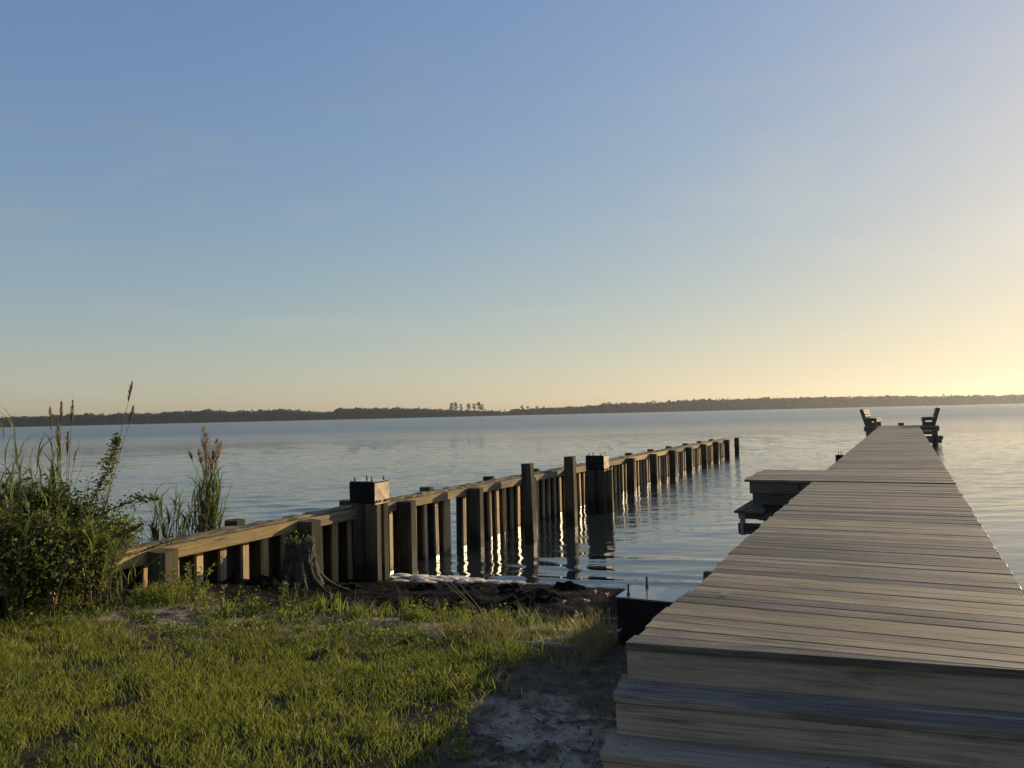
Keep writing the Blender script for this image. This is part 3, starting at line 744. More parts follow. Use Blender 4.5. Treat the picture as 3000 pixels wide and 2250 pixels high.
def leafy(name, x, y, h, nst, mat, label, size=.035, seed=1, spread_=.05, cat='weed', n_per=26, aspect=.4, group=None):
    r = np.random.default_rng(seed); z = tz(x, y); e = empty(name, (x, y, z), label, cat, group); cen = []
    for k in range(nst):
        a = r.uniform(0, 6.28); q = Vector((x + r.normal(0, spread_), y + r.normal(0, spread_), z - .005)); H = h * r.uniform(.6, 1.05); le = H * r.uniform(.05, .45)
        pts = [q + Vector((math.cos(a) * le * t_ ** 1.5, math.sin(a) * le * t_ ** 1.5, H * t_)) for t_ in (0, .35, .7, 1)]
        b = MB(); b.tube(pts, [.004, .0032, .0024, .001], 5); b.build('stalk', M_stem, e)
        for t_ in r.uniform(.12, 1.0, n_per):
            c = q + Vector((math.cos(a) * le * t_ ** 1.5, math.sin(a) * le * t_ ** 1.5, H * t_)); cen.append(tuple(c))
    cen = np.array(cen); plant_obj('foliage', [leaves(cen, size * r.uniform(.6, 1.3, len(cen)), r, aspect, .45)], mat, e)
    return e

# --- left bush: dense small-leaved shrub over the bulkhead
bx0, by0 = -4.06, 6.45
bush = empty('leafy_bush', (bx0, by0, .6), 'dense dark green bush growing over the bulkhead at the left edge', 'bush')
r = np.random.default_rng(5)
lobes = [(-3.20, 5.98, .78, .26, .22, .20), (-3.40, 5.86, .86, .30, .24, .24), (-2.98, 6.22, .80, .20, .2, .18), (-3.73, 5.75, .90, .34, .24, .26), (-3.08, 6.28, .98, .22, .2, .2), (-3.33, 6.05, 1.05, .28, .22, .24), (-3.68, 6.0, 1.12, .3, .25, .26), (-4.35, 6.55, 1.02, .55, .50, .42), (-3.85, 6.50, 1.06, .42, .45, .40), (-3.45, 6.72, 1.00, .34, .36, .34), (-3.62, 6.30, .84, .34, .3, .24), (-4.15, 6.15, .80, .45, .35, .24),
         (-3.20, 6.95, .92, .20, .24, .26), (-3.95, 6.75, 1.22, .36, .36, .30), (-3.55, 6.62, 1.22, .22, .24, .26), (-4.7, 6.3, .95, .4, .5, .4), (-3.33, 6.62, .78, .18, .2, .18)]
parts = []; bm_ = MB()
for (cx, cy, cz, rx, ry, rz) in lobes:
    cx -= .34; cz += .16; rz *= 1.22
    n = int(9500 * (rx * ry * rz) ** (2 / 3) * 2.5)
    dv = r.normal(size=(n, 3)); dv /= np.linalg.norm(dv, axis=1)[:, None]
    rad = r.random(n) ** .42
    lump = 1 + .28 * np.sin(dv[:, 0] * 5 + cx * 9) * np.sin(dv[:, 1] * 6 + cy * 7) + .18 * np.sin(dv[:, 2] * 9 + cx)
    c = np.stack([cx + dv[:, 0] * rad * rx * lump, cy + dv[:, 1] * rad * ry * lump, cz + dv[:, 2] * rad * rz * lump], 1)
    # leaf clumps: pull to sprig centres for uneven light
    kc = c[r.integers(0, n, max(4, n // 14))]; c = c * .35 + kc[r.integers(0, len(kc), n)] * .65 + r.normal(0, .028, (n, 3))
    c = c[c[:, 2] > .42]
    parts.append(leaves(c, .026 * np.exp(r.normal(0, .5, len(c))), r, .55, .25))
    for _ in range(10):
        q = np.clip(r.normal(size=3), -1, 1) * (rx, ry, rz) * .7; q[2] = abs(q[2]); e_ = Vector((cx, cy, cz)) + Vector(q)
        s0_ = Vector((cx + r.normal(0, .12), cy + r.normal(0, .12), .5)); bm_.tube([s0_, s0_.lerp(e_, .5) + Vector(r.normal(0, .05, 3)), e_], [.009, .006, .002], 5)
plant_obj('foliage', parts, M_shrub, bush); bm_.build('branch', M_twig, bush)
# --- climbing vine spire and side sprays on the right of the bush
vine = empty('climbing_vine', (-3.8, 6.75, .6), 'small-leaved vine spire leaning right out of the bush over the river', 'vine')
def spray(pts, n, thick, sz):
    pts = np.array(pts); tt = np.linspace(0, 1, len(pts)); t_ = r.random(n) ** .9
    c = np.stack([np.interp(t_, tt, pts[:, k]) for k in range(3)], 1) + r.normal(0, 1, (n, 3)) * (thick * (1 - .75 * t_))[:, None]
    return leaves(c, sz * r.uniform(.6, 1.4, n), r, .6, .2)
vp = [[(-3.50, 6.72, 1.10), (-3.33, 6.74, 1.42), (-3.20, 6.76, 1.68), (-3.12, 6.78, 1.98)], [(-3.4, 6.75, 1.25), (-3.15, 6.8, 1.36), (-2.95, 6.85, 1.44), (-2.80, 6.85, 1.42)],
      [(-3.3, 6.75, 1.05), (-3.05, 6.8, 1.14), (-2.92, 6.82, 1.2)], [(-3.1, 6.8, .9), (-2.85, 6.9, 1.0), (-2.66, 6.95, 1.06)]]
vp = [[(a_ - .36, b_, c_) for a_, b_, c_ in q] for q in vp]
plant_obj('foliage', [spray(vp[0], 900, .075, .030), spray(vp[1], 360, .05, .030), spray(vp[2], 220, .05, .03), spray(vp[3], 60, .02, .028)], M_shrub, vine)
b = MB()
for q in vp: b.tube(q, [.007, .006, .004, .002][:len(q)], 5)
b.tube([(-3.02, 6.95, 1.06), (-2.9, 7.0, 1.02), (-2.82, 7.02, .97)], [.002, .0015, .001], 4); b.build('stem', M_twig, vine)

def reed_clump(x, y, z0, n, H, sprd, label, plumes=(), lean_bias=(0, 0), leafn=7, seed=3, leaf_len=.34, name='reed_clump', fan=.25):
    r = np.random.default_rng(seed); e = empty(name, (x, y, z0), label, 'reeds'); b = MB(); pr = []
    stems = []
    for k in range(n):
        q = np.array([x + r.normal(0, sprd), y + r.normal(0, sprd), z0]); h = H * r.uniform(.55, 1.0)
        le = np.array([r.normal(0, fan) + lean_bias[0], r.normal(0, fan) + lean_bias[1]]) * h
        stems.append((q, h, le))
    for k, (q, h, le) in enumerate(stems):
        pts = [Vector((q[0] + le[0] * t_ ** 1.6, q[1] + le[1] * t_ ** 1.6, q[2] + h * t_)) for t_ in (0, .33, .66, 1)]
        b.tube(pts, [.0045, .004, .003, .0012], 5)
        m_ = leafn; t_ = r.uniform(.22, .98, m_)
        base = np.stack([q[0] + le[0] * t_ ** 1.6, q[1] + le[1] * t_ ** 1.6, q[2] + h * t_], 1)
        az = r.uniform(0, 6.28, m_); ll = leaf_len * r.uniform(.6, 1.15, m_)
        pr.append(blades(base, ll * r.uniform(.55, .95, m_), np.full(m_, .016) * r.uniform(.7, 1.2, m_), ll * r.uniform(.25, .75, m_), az, .8, r.random(m_), 4, twist=az + math.pi / 2 + r.normal(0, .4, m_)))
    b.build('stem', M_stem, e); plant_obj('leaf_blades', pr, M_reed, e)
    for (bp, tp, ln, wd_) in plumes:
        bp, tp = np.array(bp), np.array(tp); sb = MB(); mid = (bp + tp) / 2 + np.array([0, 0, .03]); sb.tube([Vector(bp), Vector(mid), Vector(tp)], [.004, .003, .0015], 5)
        ax = tp - mid; wd_ = wd_ * (.62 if bp[1] < 7 else 1.0); ax /= np.linalg.norm(ax); m_ = 110
        t_ = r.random(m_); base = tp - ax * (ln * t_)[:, None] + np.zeros((m_, 3)); out = r.normal(size=(m_, 3)); out[:, 2] = np.abs(out[:, 2]) * .3
        out /= np.linalg.norm(out, axis=1)[:, None]
        prof = np.sin(np.pi * np.clip(t_, .05, .95)) ** .8 * wd_
        az = np.arctan2(out[:, 1], out[:, 0] + .6)
        po = plant_obj('plume', [blades(base + out * (prof * .3)[:, None], .045 * r.uniform(.6, 1.3, m_), np.full(m_, .007), prof * r.uniform(.4, 1.1, m_), az, .2, r.random(m_), 2, twist=r.uniform(0, 6.28, m_))], M_plume, e)
        sub(sb.build('plume_stem', M_stem, None, loc=tuple(bp)), po)
    return e
# reeds standing in the bush at the far left, with plumes
reed_clump(-4.22, 6.62, .6, 54, 1.5, .22, 'tall green reeds with purple plumes rising from the bush', leafn=7, seed=11, leaf_len=.48, fan=.16,
    plumes=[((-3.98, 6.7, 1.3), (-4.06, 6.75, 2.24), .20, .028), ((-3.95, 6.7, 1.2), (-3.96, 6.75, 2.28), .16, .03), ((-3.92, 6.75, 1.2), (-3.86, 6.75, 2.29), .20, .03), ((-3.95, 6.7, 1.2), (-3.99, 6.75, 2.08), .2, .045), ((-3.9, 6.7, 1.2), (-3.90, 6.75, 2.02), .2, .03),
            ((-3.62, 6.8, 1.3), (-3.36, 6.8, 2.44), .16, .028), ((-3.62, 6.8, 1.3), (-3.35, 6.8, 2.22), .13, .03), ((-4.5, 6.6, 1.2), (-4.42, 6.6, 1.95), .15, .05)])
reed_clump(-3.98, 5.80, .62, 30, .95, .22, 'broad-bladed reeds at the left picture edge in front of the bush', leafn=8, seed=12, leaf_len=.42, fan=.2)
reed_clump(-3.42, 6.12, .62, 9, .62, .10, 'few loose reed blades poking out of the right side of the bush', leafn=6, seed=14, leaf_len=.36, fan=.35)
# two reed clumps behind the bulkhead
z_r = .62
reed_clump(-3.17, 8.02, z_r, 40, .98, .065, 'taller reed clump with reddish plumes growing behind the bulkhead', leafn=9, seed=21, leaf_len=.40, fan=.13,
    plumes=[((-3.18, 8.0, 1.3), (-3.13 + dx, 8.0, zz + .04), ln, wd_ * 1.1) for dx, zz, ln, wd_ in ((-.09, 1.99, .24, .05), (-.06, 1.92, .28, .06), (-.08, 1.82, .26, .05), (.06, 1.86, .22, .05), (.10, 1.83, .22, .035), (-.14, 1.75, .16, .025), (.015, 1.74, .18, .035), (.05, 1.66, .2, .04), (-.24, 1.73, .09, .012), (-.03, 1.68, .2, .05))])
reed_clump(-3.52, 7.85, z_r, 22, .76, .085, 'shorter reed clump without plumes left of the plumed clump', leafn=8, seed=22, leaf_len=.36, fan=.2)

# --- stump plant
r = np.random.default_rng(8)
sp_e = empty('stump_weed', (sx_ - .03, sy_, sz_ + hS - .05), 'little green weed sprouting on top of the stump', 'weed')
c = np.stack([sx_ - .04 + r.normal(0, .05, 160), sy_ + r.normal(0, .04, 160), sz_ + hS - .03 + np.abs(r.normal(0, .05, 160))], 1)
plant_obj('foliage', [leaves(c, .022 * r.uniform(.6, 1.4, 160), r, .7, .5)], M_weed, sp_e)

# --- bank weeds (positions on the ground, each of its own kind)
leafy('leafy_weed', -2.78, 6.62, .34, 9, M_weed, 'bushy pale green weed in front of the bulkhead beside the bush', .04, 31, .09)
leafy('leafy_weed', -1.95, 6.55, .30, 9, M_weed, 'fine-leaved upright weed in front of the stump', .035, 32, .07, aspect=.25)
leafy('leafy_weed', -.66, 6.70, .19, 4, M_weed, 'bright feathery green weed on the dark beach edge', .03, 33, .02, n_per=44)
leafy('leafy_weed', -2.52, 6.30, .22, 8, M_weed, 'low sprawling leafy weed on the sand strip', .035, 34, .10)
tuft('grass_tuft', -3.02, 6.66, 420, .15, .13, M_lawn, 'dense dark green grass tuft at the foot of the bush', 'grass tuft', .006, .5)
tuft('grass_tuft', -3.75, 6.15, 320, .14, .16, M_weed, 'straggly grass tuft below the left end of the bush', 'grass tuft', .006, .6)
tuft('broad_leaf_seedling', -2.33, 6.22, 7, .17, .022, M_weed, 'upright yellow-green broad-leaved seedling on the sand', 'seedling', .026, .25)
tuft('broad_leaf_seedling', -3.28, 6.02, 6, .10, .02, M_weed, 'small two-leaved seedling alone on the left sand patch', 'seedling', .026, .45)
tuft('broad_leaf_seedling', -1.62, 6.62, 34, .20, .085, M_weed, 'cluster of broad upright yellow-green blades before the black beach', 'seedling', .020, .35)
tuft('broad_leaf_seedling', -1.78, 6.45, 20, .12, .09, M_weed, 'low yellow-green broad blades left of the upright cluster', 'seedling', .018, .5)
tuft('grass_tuft', -1.33, 6.52, 90, .15, .05, M_weed, 'spreading spiky grass tuft right of the broad blades', 'grass tuft', .007, .95, straws=2)
tuft('grass_tuft', -.92, 6.42, 60, .21, .035, M_weed, 'thin upright grass tuft on the bare sand', 'grass tuft', .006, .35, straws=2)
tuft('grass_tuft', -.48, 6.55, 70, .17, .05, M_weed, 'short grass tuft right of the feathery weed', 'grass tuft', .007, .5)
tuft('grass_tuft', -.22, 6.45, 110, .16, .08, M_weed, 'wide grass tuft at the corner of the beach', 'grass tuft', .007, .7, straws=2)
tuft('grass_tuft', .10, 6.50, 40, .18, .05, M_weed, 'sparse grass tuft before the dark shallow water', 'grass tuft', .007, .55, straws=3)
tuft('grass_tuft', .62, 6.35, 40, .20, .08, M_dry, 'sparse straw tuft left of the black pile cap', 'grass tuft', .006, .5, straws=5)
tuft('dry_tuft', -.20, 5.85, 420, .14, .17, M_dry, 'straw-coloured grass clump at the right end of the lawn', 'grass tuft', .006, .7, straws=4)
tuft('dry_tuft', -1.05, 5.85, 300, .07, .22, M_dry, 'low orange-brown dried grass patch at the lawn edge', 'grass tuft', .006, .9)
tuft('dry_tuft', -1.95, 5.75, 260, .08, .18, M_dry, 'low tan dried grass patch below the stump', 'grass tuft', .006, .9)
tuft('grass_tuft', -.12, 5.30, 420, .13, .15, M_weed, 'long bright lawn grass hanging at the edge of the bare soil', 'grass tuft', .007, .8)
tuft('grass_tuft', -.28, 4.75, 200, .11, .12, M_lawn, 'dark grass tuft beside the shaded sand', 'grass tuft', .007, .8, straws=2)
# leaning straw
q = Vector((-.22, 5.85, tz(-.22, 5.85)))
ls_ = empty('leaning_straw', q, 'tall pale straw stalks leaning left over the beach edge', 'straw')
for dx in (0, .03, -.02):
    b = MB(); b.tube([q + Vector((dx, 0, -.01)), q + Vector((-.10 + dx, .02, .22)), q + Vector((-.30 + dx * 2, .05, .42))], [.004, .0032, .0014], 5); b.build('stalk', M_stem, ls_)
# mullein-like spike in the foreground
r = np.random.default_rng(17); qx, qy = -.27, 3.78; qz = tz(qx, qy)
sp = empty('spike_weed', (qx, qy, qz), 'slender flowering spike weed at the bottom edge of the lawn', 'weed')
b = MB(); b.tube([(qx, qy, qz - .01), (qx + .004, qy, qz + .17), (qx + .012, qy, qz + .33)], [.005, .004, .002], 6); b.build('stalk', M_stem, sp)
tt = r.uniform(.25, 1, 170); c = np.stack([qx + .012 * tt ** 2 + r.normal(0, .006, 170) * (1.3 - tt), qy + r.normal(0, .006, 170), qz + .33 * tt], 1)
c2_ = np.stack([qx + r.normal(0, .02, 30), qy + r.normal(0, .02, 30), qz + np.abs(r.normal(.03, .02, 30))], 1)
plant_obj('foliage', [leaves(c, .016 * r.uniform(.6, 1.3, 170), r, .6, .6), leaves(c2_, .06 * r.uniform(.6, 1.3, 30), r, .35, .3)], M_weed, sp)
# pink flowers beside the black cap
pf = empty('wildflowers', (.62, 5.6, tz(.62, 5.6)), 'brownish grass with pale pink wildflowers beside the black pile cap', 'wildflowers')
r = np.random.default_rng(19); n = 700
base = np.stack([.52 + r.normal(0, .17, n), 5.55 + r.normal(0, .3, n), np.zeros(n)], 1); base[:, 0] = np.minimum(base[:, 0], .70 + .5 * (base[:, 1] - 5.55)); base[:, 2] = terrain(base[:, 0], base[:, 1]) - .005
hh = r.uniform(.08, .24, n)
plant_obj('foliage', [blades(base, hh, np.full(n, .005), hh * r.uniform(.1, .6, n), r.uniform(0, 6.28, n), .5, r.random(n), 2)], M_dry, pf)
b = MB(); fl = []
for x_, y_, h_ in ((.66, 5.75, .32), (.50, 5.6, .30), (.56, 5.62, .36), (.40, 5.45, .24), (.62, 5.3, .16), (.68, 5.28, .18), (.33, 5.7, .28)):
    z_ = tz(x_, y_); b.tube([(x_, y_, z_), (x_ + .01, y_, z_ + h_)], [.002, .0012], 4)
    c = np.array([x_ + .01, y_, z_ + h_]) + r.normal(0, .007, (9, 3)); fl.append(leaves(c, np.full(9, .016), r, .8, .2))
b.build('stalk', M_stem, pf); plant_obj('blossom', fl, M_wildfl, pf)
# dark dock leaves lying on the lawn edge
for k, (x_, y_, lb) in enumerate(((-1.34, 5.45, 'dark broad weed rosette at the lawn edge left of the dried patch'), (-.80, 5.72, 'dark broad-leaved rosette in the middle of the lawn edge'))):
    tuft('rosette_weed', x_, y_, 12, .09, .02, M_shrub, lb, 'weed', .045, 1.6, seg=4, curve=.9)

# ------------------------------------------------------------------ lawn and loose grass (uncountable)
r = np.random.default_rng(101)
N = 380000
px = r.uniform(-5.0, .9, N); py = r.uniform(1.6, 6.7, N)
d = shore_d(px, py); rn = rough_noise(px * 2.5, py * 2.5)
le = -.44 + .19 * (py - 3.6) + .12 * rn
vis = np.abs(px) < py * .72 + .6
den = sstep(.10, -.15, px - le) * sstep(6.05, 5.45, py + .5 * rn + .3 * rough_noise(px * 6, py * 6)) * np.clip(.52 + 1.7 * rough_noise(px * 5, py * 5), .06, 1)
keep = (r.random(N) < den) & vis
px, py = px[keep], py[keep]; n = len(px)
base = np.stack([px, py, terrain(px, py) - .004], 1)
pn = rough_noise(px * 1.4 + 5, py * 1.4)
hh = (.030 + .040 * r.random(n)) * (1 + .8 * np.clip(pn, -.6, .9)); az = r.uniform(0, 6.28, n)
rnd = np.clip(.32 + .24 * r.normal(size=n) + .55 * pn + .3 * rough_noise(px * 7, py * 7), 0, 1); rnd = np.where(r.random(n) < .09, .97, rnd)
V, F, a = blades(base, hh, np.full(n, .0055) * r.uniform(.7, 1.3, n), hh * r.uniform(.1, .9, n), az, .5, rnd, 2, twist=r.uniform(0, 6.28, n))
me = mesh_np('lawn_grass', V, F); fattr(me, 'rnd', a)
tag(add('lawn_grass', me, M_lawn), 'short mown green lawn grass in the foreground', 'grass', kind='stuff')
# straggling weeds along the top of the bank (uncountable)
nc_ = 150; cx_ = r.uniform(-4.3, .55, nc_); cy_ = 6.42 + .22 * r.normal(size=nc_) - .25 * sstep(-2.6, -3.4, cx_); prs = []
low = r.random(nc_) < .45; cy_ = np.where(low, 5.95 + .2 * r.normal(size=nc_), cy_)
for x_, y_, lw in zip(cx_, cy_, low):
    k_ = int(r.integers(14, 60)); sp_ = r.uniform(.02, .09)
    bs = np.stack([x_ + r.normal(0, sp_, k_), y_ + r.normal(0, sp_, k_)], 1); bs = np.concatenate([bs, (terrain(bs[:, 0], bs[:, 1]) - .004)[:, None]], 1)
    hb_ = r.uniform(.05, .16) * (.6 if lw else 1); h_ = hb_ * r.uniform(.5, 1.2, k_)
    prs.append(blades(bs, h_, np.full(k_, r.uniform(.004, .010)), h_ * r.uniform(.2, 1.2, k_), r.uniform(0, 6.28, k_), .6, np.clip(r.uniform(0, .9) + r.normal(0, .15, k_), 0, 1), 3, twist=r.uniform(0, 6.28, k_)))
    if r.random() < .4:
        c = np.stack([x_ + r.normal(0, sp_, 60), y_ + r.normal(0, sp_, 60), np.zeros(60)], 1); c[:, 2] = terrain(c[:, 0], c[:, 1]) + np.abs(r.normal(0, hb_ * .6, 60)); prs.append(leaves(c, .028 * r.uniform(.5, 1.5, 60), r, .5, .4))
V, F, a = join(prs); me = mesh_np('bank_weeds', V, F); fattr(me, 'rnd', a); tag(add('bank_weeds', me, M_weed), 'straggling mixed weeds along the sandy bank', 'weeds', kind='stuff')
# sparse brown grass and litter on bare soil and at the bank edge
N = 60000
px = r.uniform(-4.6, 1.0, N); py = r.uniform(3.0, 7.0, N); d = shore_d(px, py); rn = rough_noise(px * 2.5, py * 2.5)
le = -.44 + .19 * (py - 3.6) + .12 * rn
den = np.maximum(.42 * sstep(-.1, .15, px - le) * sstep(2.9, 3.3, d), .55 * sstep(.75, .2, np.abs(py - 6.0))) * np.clip(.5 + 1.8 * rough_noise(px * 3 + 4, py * 3), .03, 1)
pat = np.hypot((px - .05) / .52, (py - 4.0) / .72); den = den * np.where(pat < .6, .25, 1)
keep = (r.random(N) < den) & (np.abs(px) < py * .72 + .6); px, py = px[keep], py[keep]; n = len(px)
base = np.stack([px, py, terrain(px, py) - .003], 1); hh = r.uniform(.012, .07, n)
V, F, a = blades(base, hh, np.full(n, .004), hh * r.uniform(.4, 2.2, n), r.uniform(0, 6.28, n), .6, r.random(n), 2, twist=r.uniform(0, 6.28, n))
me = mesh_np('thatch', V, F); fattr(me, 'rnd', a); tag(add('thatch', me, M_dry), 'sparse dried grass and litter on the bare soil', 'dry grass', kind='stuff')
# black wrack: shreds, lumps and sticks on the beach
N = 30000
px = r.uniform(-3.0, 2.6, N); py = r.uniform(5.9, 10.2, N); d = shore_d(px, py)
keep = (d > -.05) & (py > 6.5) & ((px * math.cos(TB) - py * math.sin(TB)) > -5.85); px, py, d = px[keep], py[keep], d[keep]; n = len(px)
base = np.stack([px, py, terrain(px, py) + .002], 1); ll = r.uniform(.02, .10, n)
V, F, a = blades(base, r.uniform(0, .028, n), np.full(n, .008) * r.uniform(.3, 1.6, n), ll, r.normal(0, .6, n) + (r.random(n) < .5) * math.pi, .2, r.random(n) ** 2, 3)
b = MB()
for k in range(44):
    x_, y_ = r.uniform(-2.6, .7), r.uniform(6.9, 9.3)
    if x_ * math.cos(TB) - y_ * math.sin(TB) < -5.75: continue
    z_ = tz(x_, y_); rr_ = r.uniform(.04, .13); nn = 9
    rows = []
    for i, (f_, h_) in enumerate(((1.15, -.02), (1.0, .35), (.6, .75))):
        rows.append([(x_ + math.cos(2 * math.pi * q / nn) * rr_ * f_ * r.uniform(.75, 1.25) * 1.3, y_ + math.sin(2 * math.pi * q / nn) * rr_ * f_ * r.uniform(.75, 1.2), z_ + h_ * rr_ * r.uniform(.3, 1.0)) for q in range(nn)])
    vs_ = sum(rows, []) + [(x_, y_, z_ + rr_ * .55)]
    fs_ = [(i * nn + q, i * nn + (q + 1) % nn, (i + 1) * nn + (q + 1) % nn, (i + 1) * nn + q) for i in (0, 1) for q in range(nn)] + [(2 * nn + q, 2 * nn + (q + 1) % nn, 3 * nn) for q in range(nn)]
    b.add(vs_, fs_)
lump_o = b.build('wrack_lumps', M_dark); tag(lump_o, 'black lumps of rotting weed on the beach', 'wrack', kind='stuff')
m_, t_, p_, o_ = newmat('wrack_shreds'); g = NG(t_); atn = g.n('ShaderNodeAttribute', attribute_name='rnd')
g.l(g.ramp(atn.outputs['Fac'], [(0, (.004, .003, .002)), (.65, (.018, .013, .008)), (.93, (.09, .066, .038)), (1, (.22, .17, .10))]), p_.inputs['Base Color']); p_.inputs['Roughness'].default_value = .8; p_.inputs['Specular IOR Level'].default_value = .1
me = mesh_np('wrack', V, F); fattr(me, 'rnd', a); tag(add('wrack', me, m_), 'dark shredded weed and reed litter covering the beach', 'wrack', kind='stuff')
# dark shredded litter on the bare soil and the sand
N = 16000
px = r.uniform(-4.2, 1.0, N); py = r.uniform(3.0, 6.6, N); rn = rough_noise(px * 2.5, py * 2.5); le = -.44 + .19 * (py - 3.6) + .12 * rn
pr_ = np.maximum(.75 * sstep(-.25, .1, px - le), sstep(5.35, 5.75, py)) * np.clip(.35 + 1.8 * rough_noise(px * 4.5 + 2, py * 4.5), .05, 1)
keep = r.random(N) < pr_; px, py = px[keep], py[keep]; n = len(px)
base = np.stack([px, py, terrain(px, py) + .003], 1)
V, F, a = blades(base, r.uniform(0, .022, n), np.full(n, .007) * r.uniform(.3, 1.8, n), r.uniform(.012, .075, n), r.uniform(0, 6.28, n), .2, r.random(n), 3)
me = mesh_np('soil_litter', V, F); fattr(me, 'rnd', a); tag(add('soil_litter', me, m_), 'dark shredded leaves and twigs on the bare soil', 'litter', kind='stuff')
# foam along the waterline
b = MB()
def blob(x_, y_, z_, rx, ry, rz, nn=10):
    rows = []
    for ph in (0, .45, .9, 1.25):
        rows.append([(x_ + math.cos(2 * math.pi * q / nn) * rx * math.cos(ph) * r.uniform(.85, 1.15), y_ + math.sin(2 * math.pi * q / nn) * ry * math.cos(ph) * r.uniform(.85, 1.15), z_ + rz * math.sin(ph) * r.uniform(.9, 1.1)) for q in range(nn)])
    k_ = len(rows); vs_ = sum(rows, []) + [(x_, y_, z_ + rz)]
    b.add(vs_, [(i * nn + q, i * nn + (q + 1) % nn, (i + 1) * nn + (q + 1) % nn, (i + 1) * nn + q) for i in range(k_ - 1) for q in range(nn)] + [((k_ - 1) * nn + q, (k_ - 1) * nn + (q + 1) % nn, k_ * nn) for q in range(nn)])
def yshore(x_):
    y_ = np.linspace(8, 11.5, 300); d_ = shore_d(np.full(300, x_), y_); return float(y_[np.argmin(np.abs(d_))])
for k in range(230):
    x_ = r.uniform(-2.25, .95) if k < 150 else r.normal(-.95, .22)
    big = max(.15, 1.0 - max(0, (x_ + .6)) * .75)
    y_ = yshore(x_) - abs(r.normal(0, .10)) * (1 if k < 150 else 1.8) + .03; s_ = r.uniform(.02, .08) * big
    blob(x_, y_, max(0, tz(x_, y_)) - .004, s_ * r.uniform(1.2, 2.4), s_ * 1.0, s_ * r.uniform(.35, .7))
for k in range(22):
    x_, y_ = -2.35 + r.normal(0, .06), 9.05 + r.normal(0, .08); s_ = r.uniform(.03, .07); blob(x_, y_, tz(x_, y_), s_ * 1.3, s_, s_ * .6)
tag(b.build('foam', M_foam, smooth=True), 'cream foam washed up along the waterline', 'foam', kind='stuff')
# driftwood
def drift(x0, y0, x1, y1, wd_, h_, label):
    tag(beam('driftwood', (x0, y0, tz(x0, y0) + h_ * .3), (x1, y1, tz(x1, y1) + h_ * .3), wd_, h_, M_rail, None, h_ * .3), label, 'driftwood')
drift(-.02, 5.62, .42, 5.48, .05, .035, 'pale driftwood stick lying across the bare soil')
drift(.10, 5.98, .50, 6.02, .09, .04, 'flat grey driftwood board below the wildflowers')
drift(.72, 6.95, 1.15, 6.85, .05, .02, 'thin pale board on the dark shallows left of the pile cap')
# fallen leaf on the deck
q = PF(4.78, -1.02, ZD + .004); lf = MB(); lf.add([q + Vector(v) for v in ((-.03, 0, 0), (-.008, .012, .008), (.02, .004, .002), (-.004, -.014, .007), (.034, .012, .012))], [(0, 1, 2), (0, 2, 3), (1, 4, 2)])
me_ = lf.mesh('fallen_leaf'); M_lf = simple_mat('yellow_leaf', (.80, .72, .34), .7)
me_.transform(Matrix.Translation(q) @ Matrix.Scale(1.3, 4) @ Matrix.Translation(-q))
tag(add('fallen_leaf', me_, M_lf), 'tiny yellow fallen leaf on the pier planks', 'leaf')

# ================================================================== FAR SHORE
YS = 1195.0; PXM = YS / 2253
def wx(u): return (u - 1500) * PXM
prof = np.array([(-400, 26), (0, 27), (120, 30), (330, 31), (430, 28), (480, 34), (600, 34), (700, 30), (830, 32), (930, 22), (965, 22), (985, 32), (1060, 31), (1150, 29), (1250, 25), (1320, 20), (1420, 14), (1490, 11), (1505, 18), (1600, 18), (1660, 20), (1780, 26), (1900, 28), (2060, 32), (2250, 31), (2400, 31), (2550, 31), (2700, 27), (2850, 25), (3000, 24), (3400, 24)], float)
r = np.random.default_rng(77)
parts = []
for row, (dy, hs_, cnt) in enumerate(((0, .80, 1000), (14, .93, 850), (30, 1.0, 800))):
    us = r.uniform(-380, 3380, cnt); xs_ = wx(us); hs2 = 1.10 * np.interp(us, prof[:, 0], prof[:, 1]) * PXM * hs_ * np.where(r.random(cnt) < .07, r.uniform(1.05, 1.2, cnt), r.uniform(.86, 1.03, cnt))
    for x_, h_ in zip(xs_, hs2):
        n = 44; rad = r.uniform(2.6, 5.2) * (.6 + .4 * min(1, h_ / 14))
        dv = r.normal(size=(n, 3)); dv /= np.linalg.norm(dv, axis=1)[:, None]; dv *= (r.random(n) ** .4)[:, None]
        cz = h_ * .56; c = np.stack([x_ + dv[:, 0] * rad, YS + dy + dv[:, 1] * rad, .4 + cz + dv[:, 2] * h_ * .44], 1)
        parts.append(leaves(c - np.array([0, 0, .5]), r.uniform(1.4, 3.0, n), r, .9, .2))
# low fringe along the water and a solid understorey so no sky shows through the trunks
n = 7000; us = r.uniform(-380, 3380, n)
c = np.stack([wx(us), YS - 3 + r.uniform(0, 40, n), r.uniform(.2, 1, n) * np.interp(us, prof[:, 0], prof[:, 1]) * PXM * .55], 1)
parts.append(leaves(c, r.uniform(1.8, 3.6, n), r, 1.0, .1))
uu = np.arange(-400, 3401, 4.0); hh_ = np.interp(uu, prof[:, 0], prof[:, 1]) * PXM * .98
sec = [(-6, 0.0), (-3, .55), (3, .86), (14, 1.0), (34, .95), (60, .0)]
RV = np.stack([np.stack([wx(uu) + r.normal(0, .4, len(uu)), YS + dy + r.normal(0, 1.2, len(uu)), np.maximum(.0, hh_ * f_ * (1 + .09 * r.normal(size=len(uu)))) - (.8 if f_ == 0 else 0)], 1) for dy, f_ in sec], 1)
RV[:, 2:5, 2] += 1.1 * np.sin(uu * .11)[:, None] * .4 + 1.0 * np.sin(uu * .031 + 2)[:, None] * .5
parts.append((RV.reshape(-1, 3), [grid_faces(len(uu), len(sec))], np.repeat(r.random(len(uu)) * .5, len(sec))))
M_far = leaf_mat('far_woods', (.016, .024, .010), (.034, .044, .018), .12, (.058, .062, .026), .9)
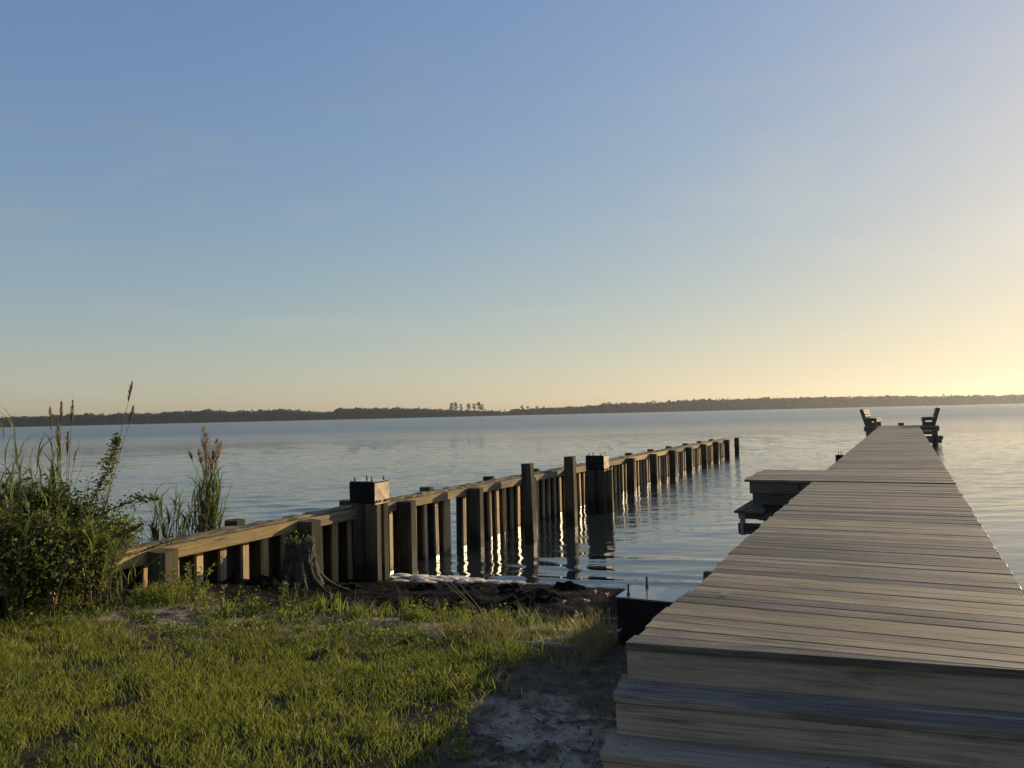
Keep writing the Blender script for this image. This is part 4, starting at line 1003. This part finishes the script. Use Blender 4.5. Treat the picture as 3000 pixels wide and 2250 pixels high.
o = plant_obj('far_woods', parts, M_far); tag(o, 'long dark wooded far shore across the river', 'woods', kind='stuff')
# tall pines that stand up over the low point
def pine(u, hpx, wpx, dens, label, hb=.55, name='pine_tree', cat='pine', mat=None):
    x_ = wx(u); h_ = hpx * PXM; e = empty(name, (x_, YS + 4, 0), label, cat, 'pines on the far shore')
    b = MB(); b.tube([(x_, YS + 4, -.5), (x_ + r.normal(0, .3), YS + 4, h_ * .55), (x_ + r.normal(0, .3), YS + 4, h_ * .97)], [.42, .32, .10], 6); 
    cen = []
    for k in range(dens):
        t_ = r.uniform(hb, 1.0); a_ = r.uniform(0, 6.28); wd_ = wpx * PXM * .5 * (1.05 - .55 * ((t_ - hb) / (1 - hb)) ** 2) * r.uniform(.4, 1)
        q = np.array([x_ + math.cos(a_) * wd_, YS + 4 + math.sin(a_) * wd_, h_ * t_]); b.tube([(x_, YS + 4, q[2] - 1.0), Vector(q)], [.12, .04], 4)
        cen.append(q + r.normal(0, 1, (16, 3)) * (.75, .75, .38))
    b.build('trunk', M_twig, e); cen = np.concatenate(cen); plant_obj('crown', [leaves(cen, r.uniform(.7, 1.4, len(cen)), r, .8, .3)], M_far, e)
for u, hp, wp, dn, lb in ((1321, 40, 15, 30, 'leftmost round-crowned pine of the group on the far shore'), (1333, 42, 13, 28, 'second pine from the left in the far group, tallest'), (1348, 37, 10, 14, 'thin pine right of the first pair on the far shore'),
                          (1371, 38, 13, 24, 'lone conical pine in the middle of the far group'), (1387, 36, 13, 20, 'lopsided pine left of the dense right-hand pine'), (1401, 40, 14, 34, 'dense dark pine, largest on the right of the far group'), (1411, 33, 11, 18, 'rightmost pine in the far group, thinner')):
    pine(u, hp, wp, dn, lb)
for u, hp, wp, dn, lb in ((1420, 22, 6, 6, 'bare sapling right after the pine group'), (1440, 17, 5, 5, 'spindly sapling first on the low far shore'), (1463, 18, 5, 4, 'spindly sapling in the middle of the low far shore'), (1478, 17, 4, 4, 'spindly sapling right of middle on the low shore'), (1497, 19, 7, 7, 'small leafy sapling before the woods begin again'),
                          (1527, 28, 7, 12, 'tall thin tree at the start of the right woods'), (1545, 26, 9, 10, 'open-crowned tree, second in the right woods'), (1572, 27, 9, 12, 'open-crowned tree above the right woods edge'), (1592, 27, 10, 16, 'broad tree above the right woods edge')):
    pine(u, hp, wp, dn, lb, .35, 'sapling', 'tree')

# ================================================================== HAZE
hz = MB(); hz.box((0, 540, 15.5), (3600, 1500, 36)); hme = hz.mesh('haze')
m, t, p, o = newmat('haze_air'); t.nodes.remove(p); pv = t.nodes.new('ShaderNodeVolumePrincipled')
pv.inputs['Color'].default_value = (.92, .95, 1.0, 1); pv.inputs['Density'].default_value = .00010; pv.inputs['Anisotropy'].default_value = .60
t.links.new(pv.outputs[0], o.inputs['Volume'])
ho = add('haze', hme, m); tag(ho, kind='stuff')
print('planks', n_pl)
